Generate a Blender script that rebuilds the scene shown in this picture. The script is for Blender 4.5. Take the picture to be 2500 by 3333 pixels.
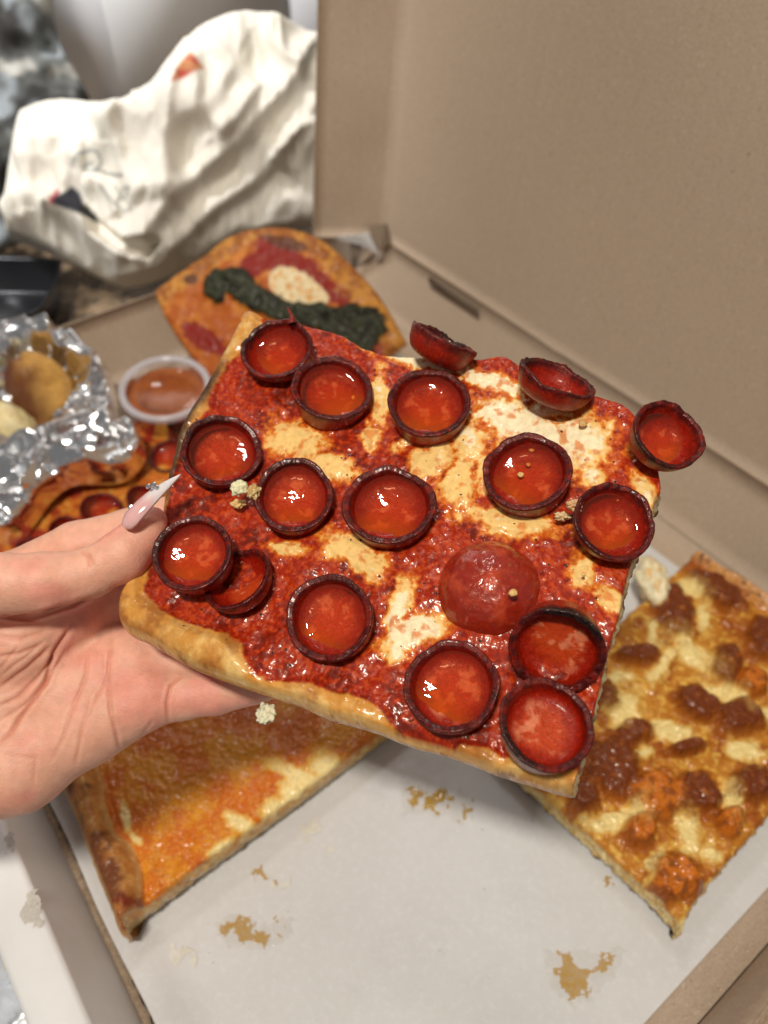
import bpy, math, random
import numpy as np

# ------------------------------------------------------------------ camera, world, lamps
SC = bpy.context.scene
for o in list(bpy.data.objects): bpy.data.objects.remove(o)
PITCH = math.radians(47.0); CAM_H = 35.0            # lengths below are centimetres, turned into metres when meshes are made
cam_d = bpy.data.cameras.new('camera'); cam = bpy.data.objects.new('camera', cam_d)
SC.collection.objects.link(cam); SC.camera = cam
cam.location = (0, 0, CAM_H * .01); cam.rotation_euler = (math.pi / 2 - PITCH, 0, 0)
cam_d.sensor_fit = 'VERTICAL'; cam_d.sensor_height = 34.6; cam_d.lens = 34.6 * 2504.0 / 3333.0
cam_d.clip_start = .005; cam_d.clip_end = 60
cam_d.dof.use_dof = True; cam_d.dof.focus_distance = .212; cam_d.dof.aperture_fstop = 10.0
SC.view_settings.view_transform = 'Standard'; SC.view_settings.look = 'None'
SC.view_settings.exposure = 0.0; SC.view_settings.gamma = 1.0
SC.render.engine = 'CYCLES'
SC.cycles.max_bounces = 8; SC.cycles.transparent_max_bounces = 12
SC.cycles.sample_clamp_indirect = 6.0; SC.cycles.use_denoising = True

W = bpy.data.worlds.new('World'); SC.world = W; W.use_nodes = True
bgn = W.node_tree.nodes['Background']; bgn.inputs[0].default_value = (.95, .93, .92, 1); bgn.inputs[1].default_value = .20

def lamp(name, loc, target, size, power, col):
    d = bpy.data.lights.new(name, 'AREA'); d.shape = 'RECTANGLE'; d.size = size[0]; d.size_y = size[1]
    d.energy = power; d.color = col
    o = bpy.data.objects.new(name, d); SC.collection.objects.link(o); o.location = loc
    v = np.array(target) - np.array(loc); import mathutils
    o.rotation_euler = mathutils.Vector(v).to_track_quat('-Z', 'Y').to_euler()
    return o
lamp('ceiling_or_fill_lamp', (-.22, -.34, 1.53), (0, .14, .18), (.24, .085), 19.5, (1.0, .93, .83))
lamp('ceiling_or_fill_lamp', (-.10, 1.15, 1.55), (0, .2, .1), (.30, .14), 3.0, (1.0, .96, .92))
wall_fill = lamp('ceiling_or_fill_lamp', (-.75, .30, 1.30), (-.30, 1.08, .12), (.16, .16), 4.2, (.96, .97, 1.0)); wall_fill.data.spread = math.radians(55)  # added fill lamp, put in to brighten the back wall and tote

# ------------------------------------------------------------------ helpers
F_PX = 2504.0; CX = 1250.0; CY = 1666.5
O = np.array([0, 0, CAM_H]); FWD = np.array([0, math.cos(PITCH), -math.sin(PITCH)]); UPV = np.array([0, math.sin(PITCH), math.cos(PITCH)])
def nrm(v): v = np.asarray(v, float); return v / np.linalg.norm(v)
def ray(px, py): return FWD + UPV * (CY - py) / F_PX + np.array([1., 0, 0]) * (px - CX) / F_PX
def Q(px, py, depth): return O + ray(px, py) * depth
def at(px, py, z=0.): r = ray(px, py); return O + r * ((z - CAM_H) / r[2])
def proj(p):
    d = np.asarray(p, float) - O; f = d @ FWD
    return CX + F_PX * d[..., 0] / f, CY - F_PX * (d @ UPV) / f
class Frame:
    """a plane in the place: origin, unit axes x, y and normal z"""
    def __init__(s, o, n, x):
        s.o = np.asarray(o, float); s.z = nrm(n); x = np.asarray(x, float); s.x = nrm(x - s.z * (x @ s.z)); s.y = np.cross(s.z, s.x)
    def hit(s, px, py, off=0.): r = ray(px, py); return O + r * (((s.o + s.z * off - O) @ s.z) / (r @ s.z))
    def loc(s, px, py, off=0.): d = s.hit(px, py, off) - s.o; return np.array([d @ s.x, d @ s.y])
    def world(s, P): P = np.asarray(P, float); return s.o + P[..., 0:1] * s.x + P[..., 1:2] * s.y + P[..., 2:3] * s.z

def hash3(ix, iy, iz, seed):
    h = (ix.astype(np.uint32) * np.uint32(374761393) + iy.astype(np.uint32) * np.uint32(668265263) + iz.astype(np.uint32) * np.uint32(2147483647) + np.uint32(seed * 1274126177 & 0xffffffff))
    h = (h ^ (h >> np.uint32(13))) * np.uint32(1274126177); h = (h ^ (h >> np.uint32(16))) * np.uint32(2246822519); h ^= h >> np.uint32(13)
    return h
def noise3(P, seed=0):
    P = np.asarray(P, float); I = np.floor(P).astype(np.int64); f = P - I; u = f * f * f * (f * (f * 6 - 15) + 10)
    out = 0
    for dx in (0, 1):
        for dy in (0, 1):
            for dz in (0, 1):
                h = hash3(I[..., 0] + dx, I[..., 1] + dy, I[..., 2] + dz, seed)
                gx = (h & 1023) / 511.5 - 1; gy = ((h >> 10) & 1023) / 511.5 - 1; gz = ((h >> 20) & 1023) / 511.5 - 1
                g = gx * (f[..., 0] - dx) + gy * (f[..., 1] - dy) + gz * (f[..., 2] - dz)
                wx = u[..., 0] if dx else 1 - u[..., 0]; wy = u[..., 1] if dy else 1 - u[..., 1]; wz = u[..., 2] if dz else 1 - u[..., 2]
                out = out + g * wx * wy * wz
    return out
def fbm(P, scale, octv=4, seed=0, gain=.5):
    a = 1.; t = 0; P = np.asarray(P, float)
    if P.shape[-1] == 2: P = np.concatenate([P, np.full(P.shape[:-1] + (1,), .37)], -1)
    for k in range(octv): t = t + a * noise3(P * scale + 11.3 * k, seed + k); scale *= 2.03; a *= gain
    return t
def ss(a, b, x): t = np.clip((x - a) / (b - a), 0, 1); return t * t * (3 - 2 * t)
def mixc(a, b, t): t = np.asarray(t)[..., None]; return np.asarray(a, float) * (1 - t) + np.asarray(b, float) * t

def mesh_obj(name, V, Fc, mat, parent=None, col=None, smooth=True, mats=None, fmi=None):
    V = np.asarray(V, float) * .01
    if parent is not None:
        par = parent
        while par is not None: V = V - np.array(par.location); par = par.parent
        base = np.zeros(3)
    else:
        base = np.array([V[:, 0].mean(), V[:, 1].mean(), V[:, 2].min()]); V = V - base
    me = bpy.data.meshes.new(name)
    if isinstance(Fc, np.ndarray):
        n = Fc.shape[1]; me.vertices.add(len(V)); me.vertices.foreach_set('co', V.ravel())
        me.loops.add(Fc.size); me.loops.foreach_set('vertex_index', Fc.ravel().astype(np.int32))
        me.polygons.add(len(Fc)); me.polygons.foreach_set('loop_start', np.arange(0, Fc.size, n, dtype=np.int32))
        me.update(calc_edges=True)
    else:
        me.from_pydata([tuple(v) for v in V], [], [tuple(int(i) for i in f) for f in Fc])
    me.validate(); me.update()
    if smooth: me.polygons.foreach_set('use_smooth', np.ones(len(me.polygons), bool))
    if col is not None:
        a = me.color_attributes.new('Col', 'FLOAT_COLOR', 'POINT')
        c = np.ones((len(V), 4)); c[:, :3] = np.clip(col, 0, 1); a.data.foreach_set('color', c.ravel())
    me.materials.append(mat)
    o = bpy.data.objects.new(name, me); SC.collection.objects.link(o)
    if parent is not None: o.parent = parent
    else: o.location = base
    return o
def thing(name, label, cat, loc, group=None):
    o = bpy.data.objects.new(name, None); SC.collection.objects.link(o); o.location = tuple(np.asarray(loc) * .01); o.empty_display_size = .02
    o['label'] = label; o['category'] = cat
    if group: o['group'] = group
    return o
def tag(o, label, cat, group=None):
    o['label'] = label; o['category'] = cat
    if group: o['group'] = group
    return o
def grid_faces(n, m, wrap=False):
    """n rows, m columns -> quads"""
    i, j = np.meshgrid(np.arange(n - 1), np.arange(m if wrap else m - 1), indexing='ij')
    a = i * m + j; b = i * m + (j + 1) % m; c = (i + 1) * m + (j + 1) % m; d = (i + 1) * m + j
    return np.stack([a, b, c, d], -1).reshape(-1, 4)
def join(parts):
    V = []; Fs = []; C = []; n = 0
    for p in parts:
        V.append(p[0]); Fs.append(np.asarray(p[1]) + n); n += len(p[0])
        if len(p) > 2: C.append(p[2])
    return np.concatenate(V), np.concatenate(Fs), (np.concatenate(C) if C else None)
def box_vf(P0, ax, ay, az):
    """box from a corner and three edge vectors"""
    P0 = np.asarray(P0, float); ax, ay, az = map(lambda v: np.asarray(v, float), (ax, ay, az))
    V = np.array([P0 + ax * i + ay * j + az * k for k in (0, 1) for j in (0, 1) for i in (0, 1)])
    Fc = np.array([[0, 2, 3, 1], [4, 5, 7, 6], [0, 1, 5, 4], [2, 6, 7, 3], [0, 4, 6, 2], [1, 3, 7, 5]])
    if np.dot(np.cross(ax, ay), az) < 0: Fc = Fc[:, ::-1]
    return V, Fc
def sheet(P00, P10, P11, P01, n, m, thick, wob=0., seed=0, scale=.2):
    """cardboard-like panel: subdivided quad with thickness; corners in order; normal side gets +thick"""
    s = np.linspace(0, 1, n)[:, None, None]; t = np.linspace(0, 1, m)[None, :, None]
    P = (1 - s) * (1 - t) * P00 + s * (1 - t) * P10 + s * t * P11 + (1 - s) * t * P01
    N = nrm(np.cross(P10 - P00, P01 - P00)); P = P + N * (fbm(P, scale, 2, seed) * wob)[..., None]
    A = P.reshape(-1, 3); B = A + N * thick
    f = grid_faces(n, m); idx = np.arange(n * m).reshape(n, m)
    per = np.concatenate([idx[:-1, 0], idx[-1, :-1], idx[:0:-1, -1], idx[0, :0:-1]]); k = n * m; pn = np.roll(per, -1)
    side = np.stack([per, pn, pn + k, per + k], -1)
    return np.concatenate([A, B]), np.concatenate([f, f[:, ::-1] + k, side[:, ::-1]])

# ---- implicit surfaces
def surface_nets(f, org, h):
    s = f < 0; nx, ny, nz = f.shape
    c = np.zeros((nx - 1, ny - 1, nz - 1), np.int8)
    for i in (0, 1):
        for j in (0, 1):
            for k in (0, 1): c += s[i:nx - 1 + i, j:ny - 1 + j, k:nz - 1 + k]
    act = (c > 0) & (c < 8); I = np.argwhere(act); vid = np.full(act.shape, -1, np.int64); vid[act] = np.arange(len(I))
    acc = np.zeros((len(I), 3)); cnt = np.zeros(len(I))
    cor = [(i, j, k) for i in (0, 1) for j in (0, 1) for k in (0, 1)]
    for a in cor:
        for ax in range(3):
            if a[ax] == 1: continue
            b = list(a); b[ax] = 1
            fa = f[I[:, 0] + a[0], I[:, 1] + a[1], I[:, 2] + a[2]]; fb = f[I[:, 0] + b[0], I[:, 1] + b[1], I[:, 2] + b[2]]
            m = (fa < 0) != (fb < 0); t = np.where(m, fa / np.where(m, fa - fb, 1), 0)
            p = np.array(a, float)[None] + t[:, None] * (np.array(b) - np.array(a))[None]
            acc += p * m[:, None]; cnt += m
    V = (I + acc / cnt[:, None]) * h + np.asarray(org)
    Fs = []
    for ax in range(3):
        sl0 = [slice(None)] * 3; sl1 = [slice(None)] * 3; sl0[ax] = slice(0, -1); sl1[ax] = slice(1, None)
        ch = s[tuple(sl0)] != s[tuple(sl1)]; E = np.argwhere(ch); o1, o2 = [d for d in range(3) if d != ax]
        E = E[(E[:, o1] > 0) & (E[:, o2] > 0) & (E[:, o1] < f.shape[o1] - 1) & (E[:, o2] < f.shape[o2] - 1)]
        ins = s[E[:, 0], E[:, 1], E[:, 2]]
        q = []
        for d1, d2 in ((-1, -1), (0, -1), (0, 0), (-1, 0)):
            G = E.copy(); G[:, o1] += d1; G[:, o2] += d2; q.append(vid[G[:, 0], G[:, 1], G[:, 2]])
        q = np.stack(q, -1); flip = ins if ax == 1 else ~ins
        q[flip] = q[flip][:, ::-1]; Fs.append(q)
    return V, np.concatenate(Fs)
def grid3(lo, hi, h):
    lo = np.asarray(lo, float); hi = np.asarray(hi, float); n = np.ceil((hi - lo) / h).astype(int) + 1
    X = np.stack(np.meshgrid(*[lo[i] + h * np.arange(n[i]) for i in range(3)], indexing='ij'), -1)
    return X, lo
def smin(a, b, k): h = np.clip(.5 + .5 * (b - a) / k, 0, 1); return b * (1 - h) + a * h - k * h * (1 - h)
def cone(X, a, b, ra, rb):
    a = np.asarray(a); b = np.asarray(b); d = b - a; t = np.clip(((X - a) @ d) / (d @ d), 0, 1)
    return np.linalg.norm(X - (a + t[..., None] * d), axis=-1) - (ra + (rb - ra) * t)
def ellip(X, c, axes, r):
    L = np.stack([(X - c) @ ax / rr for ax, rr in zip(axes, r)], -1); k = np.linalg.norm(L, axis=-1)
    return (k - 1) * min(r)
def poly_dist(P, poly):
    """signed 2-D distance, negative inside"""
    poly = np.asarray(poly, float); d = np.full(P.shape[:-1], 1e9); ins = np.zeros(P.shape[:-1], bool); n = len(poly)
    for i in range(n):
        a = poly[i]; b = poly[(i + 1) % n]; e = b - a; w = P - a; t = np.clip((w @ e) / (e @ e + 1e-12), 0, 1)
        d = np.minimum(d, np.linalg.norm(w - t[..., None] * e, axis=-1))
        c = (a[1] > P[..., 1]) != (b[1] > P[..., 1]); xx = a[0] + (P[..., 1] - a[1]) * (b[0] - a[0]) / (b[1] - a[1] + 1e-12)
        ins ^= c & (P[..., 0] < xx)
    return np.where(ins, -d, d)
def line_dist(P, pts):
    """distance to a polyline and the parameter along it"""
    pts = np.asarray(pts, float); d = np.full(P.shape[:-1], 1e9); tt = np.zeros(P.shape[:-1]); n = len(pts) - 1
    for i in range(n):
        a = pts[i]; e = pts[i + 1] - a; w = P - a; t = np.clip((w @ e) / (e @ e + 1e-12), 0, 1); q = np.linalg.norm(w - t[..., None] * e, axis=-1)
        m = q < d; d = np.where(m, q, d); tt = np.where(m, (i + t) / n, tt)
    return d, tt
def smooth_poly(pts, k=6):
    pts = np.asarray(pts, float); n = len(pts); out = []
    for i in range(n):
        p0, p1, p2, p3 = pts[i - 1], pts[i], pts[(i + 1) % n], pts[(i + 2) % n]
        for t in np.arange(k) / k: out.append(.5 * (2 * p1 + (p2 - p0) * t + (2 * p0 - 5 * p1 + 4 * p2 - p3) * t * t + (3 * p1 - p0 - 3 * p2 + p3) * t ** 3))
    return np.array(out)
def resample(pts, n, sm=True):
    pts = np.asarray(pts, float)
    if sm and len(pts) > 2:
        P = np.vstack([2 * pts[0] - pts[1], pts, 2 * pts[-1] - pts[-2]]); out = []
        for i in range(1, len(P) - 2):
            p0, p1, p2, p3 = P[i - 1:i + 3]
            for t in np.arange(12) / 12: out.append(.5 * (2 * p1 + (p2 - p0) * t + (2 * p0 - 5 * p1 + 4 * p2 - p3) * t * t + (3 * p1 - p0 - 3 * p2 + p3) * t ** 3))
        pts = np.array(out + [pts[-1]])
    L = np.r_[0, np.cumsum(np.linalg.norm(np.diff(pts, axis=0), axis=1))]; q = np.linspace(0, L[-1], n)
    return np.stack([np.interp(q, L, pts[:, i]) for i in range(pts.shape[1])], -1)

# ------------------------------------------------------------------ materials
def mat_new(name):
    m = bpy.data.materials.new(name); m.use_nodes = True; nt = m.node_tree; b = nt.nodes['Principled BSDF']
    return m, nt, b
def N(nt, typ, **kw):
    n = nt.nodes.new(typ)
    for k, v in kw.items():
        if k in n.inputs: n.inputs[k].default_value = v
        else: setattr(n, k, v)
    return n
def mix_rgb(nt, fac, a, b, mode='MIX'):
    n = nt.nodes.new('ShaderNodeMix'); n.data_type = 'RGBA'; n.blend_type = mode
    for s, v in ((n.inputs[0], fac), (n.inputs[6], a), (n.inputs[7], b)):
        if isinstance(v, bpy.types.NodeSocket): nt.links.new(v, s)
        else: s.default_value = v if not isinstance(v, tuple) or len(v) == 4 else v + (1,)
    return n.outputs[2]
def noise_n(nt, scale, detail=3, rough=.5, vec=None, stretch=None):
    tc = nt.nodes.new('ShaderNodeTexCoord'); src = tc.outputs['Object']
    if stretch is not None:
        mp = nt.nodes.new('ShaderNodeMapping'); mp.inputs['Scale'].default_value = stretch
        nt.links.new(src, mp.inputs[0]); src = mp.outputs[0]
    n = N(nt, 'ShaderNodeTexNoise', Scale=scale, Detail=detail, Roughness=rough); nt.links.new(src, n.inputs['Vector'])
    return n.outputs['Fac']
def ramp(nt, fac, stops):
    r = nt.nodes.new('ShaderNodeValToRGB'); e = r.color_ramp.elements
    while len(e) < len(stops): e.new(.5)
    for x, (p, c) in zip(e, stops): x.position = p; x.color = (c, c, c, 1) if not isinstance(c, tuple) else c + (1,)
    nt.links.new(fac, r.inputs[0]); return r.outputs[0]
def bump(nt, b, heights, dist=.001, strength=1.):
    prev = None
    for h, s, d in heights:
        n = N(nt, 'ShaderNodeBump', Strength=s, Distance=d); nt.links.new(h, n.inputs['Height'])
        if prev: nt.links.new(prev, n.inputs['Normal'])
        prev = n.outputs[0]
    nt.links.new(prev, b.inputs['Normal'])
def food_mat(name, rough=(.2, .5), sss=.15, rad=(.004, .0015, .0008), bumps=((900, .5, .0003), (3500, .4, .0001)), coat=.3, var=.2, spec=.4, vs=600, tint=(1., .85, .7)):
    m, nt, b = mat_new(name)
    at_ = N(nt, 'ShaderNodeVertexColor', layer_name='Col'); nz = noise_n(nt, vs, 4, .6)
    v = ramp(nt, nz, [(.3, 1 - var), (.7, 1 + var * .6)])
    nt.links.new(mix_rgb(nt, 1., at_.outputs[0], v, 'MULTIPLY'), b.inputs['Base Color'])
    nr = ramp(nt, noise_n(nt, vs * .6, 3), [(.35, rough[0]), (.65, rough[1])]); nt.links.new(nr, b.inputs['Roughness'])
    b.inputs['Subsurface Weight'].default_value = sss; b.inputs['Subsurface Radius'].default_value = rad; b.inputs['Subsurface Scale'].default_value = 1.0
    b.inputs['Coat Weight'].default_value = coat; b.inputs['Coat Roughness'].default_value = .12; b.inputs['Specular IOR Level'].default_value = spec; b.inputs['Specular Tint'].default_value = tint + (1,)
    b.inputs['Coat Tint'].default_value = (1, 1, 1, 1)
    bump(nt, b, [(noise_n(nt, s, 3, .6), st, d) for s, st, d in bumps])
    return m
M = {}
M['pizza'] = food_mat('baked_topping', (.22, .55), .06, coat=.30, bumps=((350, .25, .0005), (1300, .3, .0002), (4000, .3, .0001)), var=.16, spec=.28)
M['pizza_far'] = food_mat('baked_topping_far', (.4, .7), .08, coat=.08, spec=.25)
M['pepperoni'] = food_mat('pepperoni', (.18, .42), .22, (.004, .0006, .0002), tint=(1., .55, .45), coat=.12, bumps=((600, .3, .0004), (2400, .6, .00025)), var=.22, vs=900, spec=.35)
M['pepperoni_skin'] = food_mat('pepperoni_skin', (.2, .4), .2, (.004, .0006, .0002), tint=(1., .6, .5), coat=.7, bumps=((250, .35, .0008), (900, .45, .0004), (2600, .3, .0001)), var=.2, vs=500)
M['crumb'] = food_mat('bread_crumb', (.6, .9), .2, coat=0, bumps=((1200, .8, .0005), (4000, .5, .0002)))
M['bread'] = food_mat('bread_roll', (.35, .6), .15, coat=.1, bumps=((300, .4, .0008), (1500, .4, .0003)))
def simple(name, col, rough=.5, metal=0, bumps=None, var=None, **kw):
    m, nt, b = mat_new(name); b.inputs['Base Color'].default_value = col + (1,); b.inputs['Roughness'].default_value = rough; b.inputs['Metallic'].default_value = metal
    for k, v in kw.items(): b.inputs[k].default_value = v
    if var: nt.links.new(mix_rgb(nt, ramp(nt, noise_n(nt, var[0], 5, .65), [(.35, 0), (.65, 1)]), col, var[1]), b.inputs['Base Color'])
    if bumps: bump(nt, b, [(noise_n(nt, s, 3, .6), st, d) for s, st, d in bumps])
    return m
def kraft_mat():
    m, nt, b = mat_new('kraft_board')
    big = noise_n(nt, 9, 3); fib = noise_n(nt, 900, 5, .7); spk = noise_n(nt, 1700, 2, .5)
    c = mix_rgb(nt, big, (.37, .265, .175), (.44, .33, .235))
    c = mix_rgb(nt, ramp(nt, fib, [(.3, 0.), (.72, 1.)]), c, (.52, .405, .30))
    sp2 = noise_n(nt, 650, 2, .5)
    c = mix_rgb(nt, ramp(nt, sp2, [(.66, 0.), (.74, .75)]), c, (.66, .55, .44)); c = mix_rgb(nt, ramp(nt, sp2, [(.26, .6), (.33, 0.)]), c, (.20, .13, .08))
    c = mix_rgb(nt, ramp(nt, spk, [(.22, .7), (.33, 0.)]), c, (.16, .10, .06))
    c = mix_rgb(nt, ramp(nt, spk, [(.66, 0.), (.76, .8)]), c, (.70, .60, .50))
    nt.links.new(c, b.inputs['Base Color']); b.inputs['Roughness'].default_value = .75
    flute = noise_n(nt, 1., 2, .5, stretch=(170, 170, 4))
    bump(nt, b, [(flute, .55, .0008), (fib, .4, .0003), (sp2, .35, .0003)])
    return m
M['kraft'] = kraft_mat()
M['kraft_edge'] = simple('raw_board_edge', (.40, .30, .21), .9, bumps=((900, .8, .0006),), var=(500, (.27, .19, .12)))
M['white_board'] = simple('white_board', (.80, .79, .77), .45, bumps=((600, .15, .0002), (60, .2, .0006)), var=(40, (.76, .75, .73)))
def paper_mat():
    m, nt, b = mat_new('waxed_paper')
    c = mix_rgb(nt, noise_n(nt, 18, 4), (.56, .55, .535), (.65, .645, .63))
    c = mix_rgb(nt, ramp(nt, noise_n(nt, 330, 6, .75), [(.50, 0), (.70, .42)]), c, (.74, .75, .76))
    nt.links.new(c, b.inputs['Base Color']); nt.links.new(ramp(nt, noise_n(nt, 120, 4), [(.35, .32), (.65, .55)]), b.inputs['Roughness'])
    bump(nt, b, [(noise_n(nt, 22, 2), .25, .002), (noise_n(nt, 500, 4, .7), .25, .0003)])
    return m
M['paper'] = paper_mat()
M['grease'] = simple('grease_stain', (.50, .29, .07), .12, var=(500, (.62, .45, .2)), bumps=((250, .5, .0004),), **{'Coat Weight': .5})
def oil_mat():
    m, nt, b = mat_new('orange_grease'); out = nt.nodes['Material Output']; nt.nodes.remove(b)
    at_ = N(nt, 'ShaderNodeVertexColor', layer_name='Col'); sp = nt.nodes.new('ShaderNodeSeparateColor'); nt.links.new(at_.outputs[0], sp.inputs[0]); a_ = sp.outputs[0]
    tr = N(nt, 'ShaderNodeBsdfTransparent'); c = mix_rgb(nt, a_, (.97, .72, .55), (.95, .45, .10)); nt.links.new(c, tr.inputs[0])
    df = N(nt, 'ShaderNodeBsdfDiffuse'); df.inputs[0].default_value = (.64, .115, .003, 1)
    m1 = N(nt, 'ShaderNodeMixShader'); nt.links.new(ramp(nt, a_, [(0, .05), (1, .42)]), m1.inputs[0]); nt.links.new(tr.outputs[0], m1.inputs[1]); nt.links.new(df.outputs[0], m1.inputs[2])
    gl = N(nt, 'ShaderNodeBsdfGlossy', Roughness=.03); gl.inputs[0].default_value = (1, 1, 1, 1)
    fr = N(nt, 'ShaderNodeFresnel', IOR=1.47); m2 = N(nt, 'ShaderNodeMixShader'); nt.links.new(fr.outputs[0], m2.inputs[0])
    nt.links.new(m1.outputs[0], m2.inputs[1]); nt.links.new(gl.outputs[0], m2.inputs[2]); nt.links.new(m2.outputs[0], out.inputs[0])
    bp = N(nt, 'ShaderNodeBump', Strength=.30, Distance=.0006); nt.links.new(noise_n(nt, 320, 2, .5), bp.inputs['Height'])
    nt.links.new(bp.outputs[0], gl.inputs['Normal']); nt.links.new(bp.outputs[0], fr.inputs['Normal'])
    return m
M['oil'] = oil_mat()
M['herb'] = simple('dried_herb', (.035, .03, .012), .6, var=(2000, (.015, .012, .008)))
M['foil'] = simple('aluminium_foil', (.80, .80, .81), .16, 1.0, bumps=((140, .35, .0012),))
M['cloth'] = simple('cream_canvas', (.72, .68, .58), .9, bumps=((60, .3, .003), (1500, .3, .0004)), var=(14, (.68, .63, .52)))
M['black_plastic'] = simple('black_plastic', (.012, .012, .014), .25)
M['clear'] = simple('clear_plastic', (.9, .9, .92), .08, **{'Alpha': .10, 'Coat Weight': 1.})
def clear_mat():
    m, nt, b = mat_new('clear_plastic_film'); out = nt.nodes['Material Output']; nt.nodes.remove(b)
    tr = N(nt, 'ShaderNodeBsdfTransparent'); tr.inputs[0].default_value = (.93, .92, .92, 1); gl = N(nt, 'ShaderNodeBsdfGlossy', Roughness=.12)
    fr = N(nt, 'ShaderNodeFresnel', IOR=1.5); m2 = N(nt, 'ShaderNodeMixShader'); nt.links.new(fr.outputs[0], m2.inputs[0]); nt.links.new(tr.outputs[0], m2.inputs[1]); nt.links.new(gl.outputs[0], m2.inputs[2]); nt.links.new(m2.outputs[0], out.inputs[0]); return m
M['clear'] = clear_mat()
M['gem'] = simple('rhinestone', (.95, .95, .97), .03, 1.0)

exec_parts = []
# ------------------------------------------------------------------ the counter and the wall behind
def counter_mat():
    m, nt, b = mat_new('granite')
    c = mix_rgb(nt, ramp(nt, noise_n(nt, 28, 6, .7), [(.42, 0), (.60, 1)]), (.030, .020, .013), (.36, .25, .15))
    c = mix_rgb(nt, ramp(nt, noise_n(nt, 75, 4, .6), [(.52, 0), (.62, .8)]), c, (.012, .010, .009))
    nt.links.new(c, b.inputs['Base Color']); b.inputs['Roughness'].default_value = .16
    return m
M['granite'] = counter_mat()
g = mesh_obj('counter', *box_vf((-140, -60, -4.4), (280, 0, 0), (0, 205, 0), (0, 0, 4)), M['granite'], smooth=False); g['kind'] = 'structure'
M['wall'] = simple('white_wall', (.86, .86, .85), .4, var=(3, (.82, .82, .82)))
M['white_gloss'] = simple('white_gloss_panel', (.88, .90, .93), .3)
g = mesh_obj('wall', *box_vf((-140, 118, -.4), (280, 0, 0), (0, 4, 0), (0, 0, 90)), M['wall'], smooth=False); g['kind'] = 'structure'
# white appliance standing on the counter against the wall: face panel, lighter edge strip, seam
ap = thing('appliance', 'glossy white kitchen appliance standing behind the crumpled tote bag', 'appliance', (-18, 96, -.4))
def upright(a, b, z0, z1, th):
    a = np.array([*a, z0]); b = np.array([*b, z0]); d = b - a; n = nrm(np.cross(d, [0, 0, 1.])) * -th
    return box_vf(a, d, n, [0, 0, z1 - z0])
mesh_obj('door', *upright((-30.5, 97), (-11.5, 107), -.3, 42, 3), M['wall'], ap, smooth=False)
mesh_obj('side_panel', *upright((-38.5, 103), (-30.9, 97), -.3, 42, 3), M['white_gloss'], ap, smooth=False)
mesh_obj('trim_strip', *upright((-11.2, 107.2), (6, 113), -.3, 42, 3), M['white_gloss'], ap, smooth=False)

# ------------------------------------------------------------------ the pizza box
U = nrm([-.607, .795, 0]); V_ = nrm([.795, .607, 0]); C0 = np.array([-2.1, -3.5, 0]); ZZ = np.array([0, 0, 1.])
def B(a, b, z=0.): return C0 + U * a + V_ * b + ZZ * z
box = thing('pizza_box', 'open cardboard pizza box on the counter with brown inside and white outside', 'pizza box', B(24, 18, -.35))
LA = 49.5; LB = 37.0
mesh_obj('box_floor', *sheet(B(-1.2, 0), B(LA, 0), B(LA, LB), B(-1.2, LB), 20, 20, .3), M['kraft'], box, smooth=False)
# back wall (hinge side) with the locking slot, leaning a little outwards
mesh_obj('back_wall', *sheet(B(-1.5, LB + .1), B(LA, LB + .1), B(LA, LB + 1.9, 5), B(-1.8, LB + 1.9, 5), 40, 6, -.3, .12, 3), M['kraft'], box)
mesh_obj('side_wall', *sheet(B(LA + .1, -.6), B(LA + .1, LB), B(LA + 1.8, LB + .9, 4.9), B(LA + 1.8, -1.2, 4.9), 24, 6, .3, .15, 5), M['kraft'], box)
# near right wall: brown inside, ragged torn upper edge with the flutes showing
def torn_wall():
    n = 260; t = np.linspace(-1, 38.5, n); rag = fbm(np.stack([t * 1.3, t * 0], -1), 1., 5, 8) * .35 + fbm(np.stack([t * 5, t * 0], -1), 1., 3, 9) * .12
    rows = []; 
    for k, (z, off) in enumerate(((0, 0), (1.5, .0), (3, .0), (4.3, .0))): rows.append([B(-1.25 - z * .17, b, z + (rag[i] if k == 3 else 0)) for i, b in enumerate(t)])
    for k, (off, dz) in enumerate(((.10, .10), (.16, -.10), (.22, -.06), (.30, .12), (.42, .02))):
        wv = .05 * np.sin(t * 9 + k) * (k in (1, 2)); rows.append([B(-1.25 - 4.3 * .17 - off, b, 4.3 + dz + wv[i] + rag[i] * (.9 - .15 * k) + fbm(np.array([[b * 3, k * 7.]]), 1., 3, 12)[0] * .12) for i, b in enumerate(t)])
    rows.append([B(-2.0, b, 2.) for b in t]); rows.append([B(-1.7, b, 0.) for b in t])
    P = np.array(rows); V = P.reshape(-1, 3); Fc = grid_faces(len(rows), n)[:, ::-1]
    return V, Fc, len(rows), n
V, Fc, nr, nn = torn_wall()
o = mesh_obj('side_wall', V, Fc, M['kraft'], box); o['label'] = 'brown side wall with a ragged torn top edge'
o.data.materials.append(M['kraft_edge']); 
for p in o.data.polygons:
    if 3 <= p.index // (nn - 1) <= 8: p.material_index = 1
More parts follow.
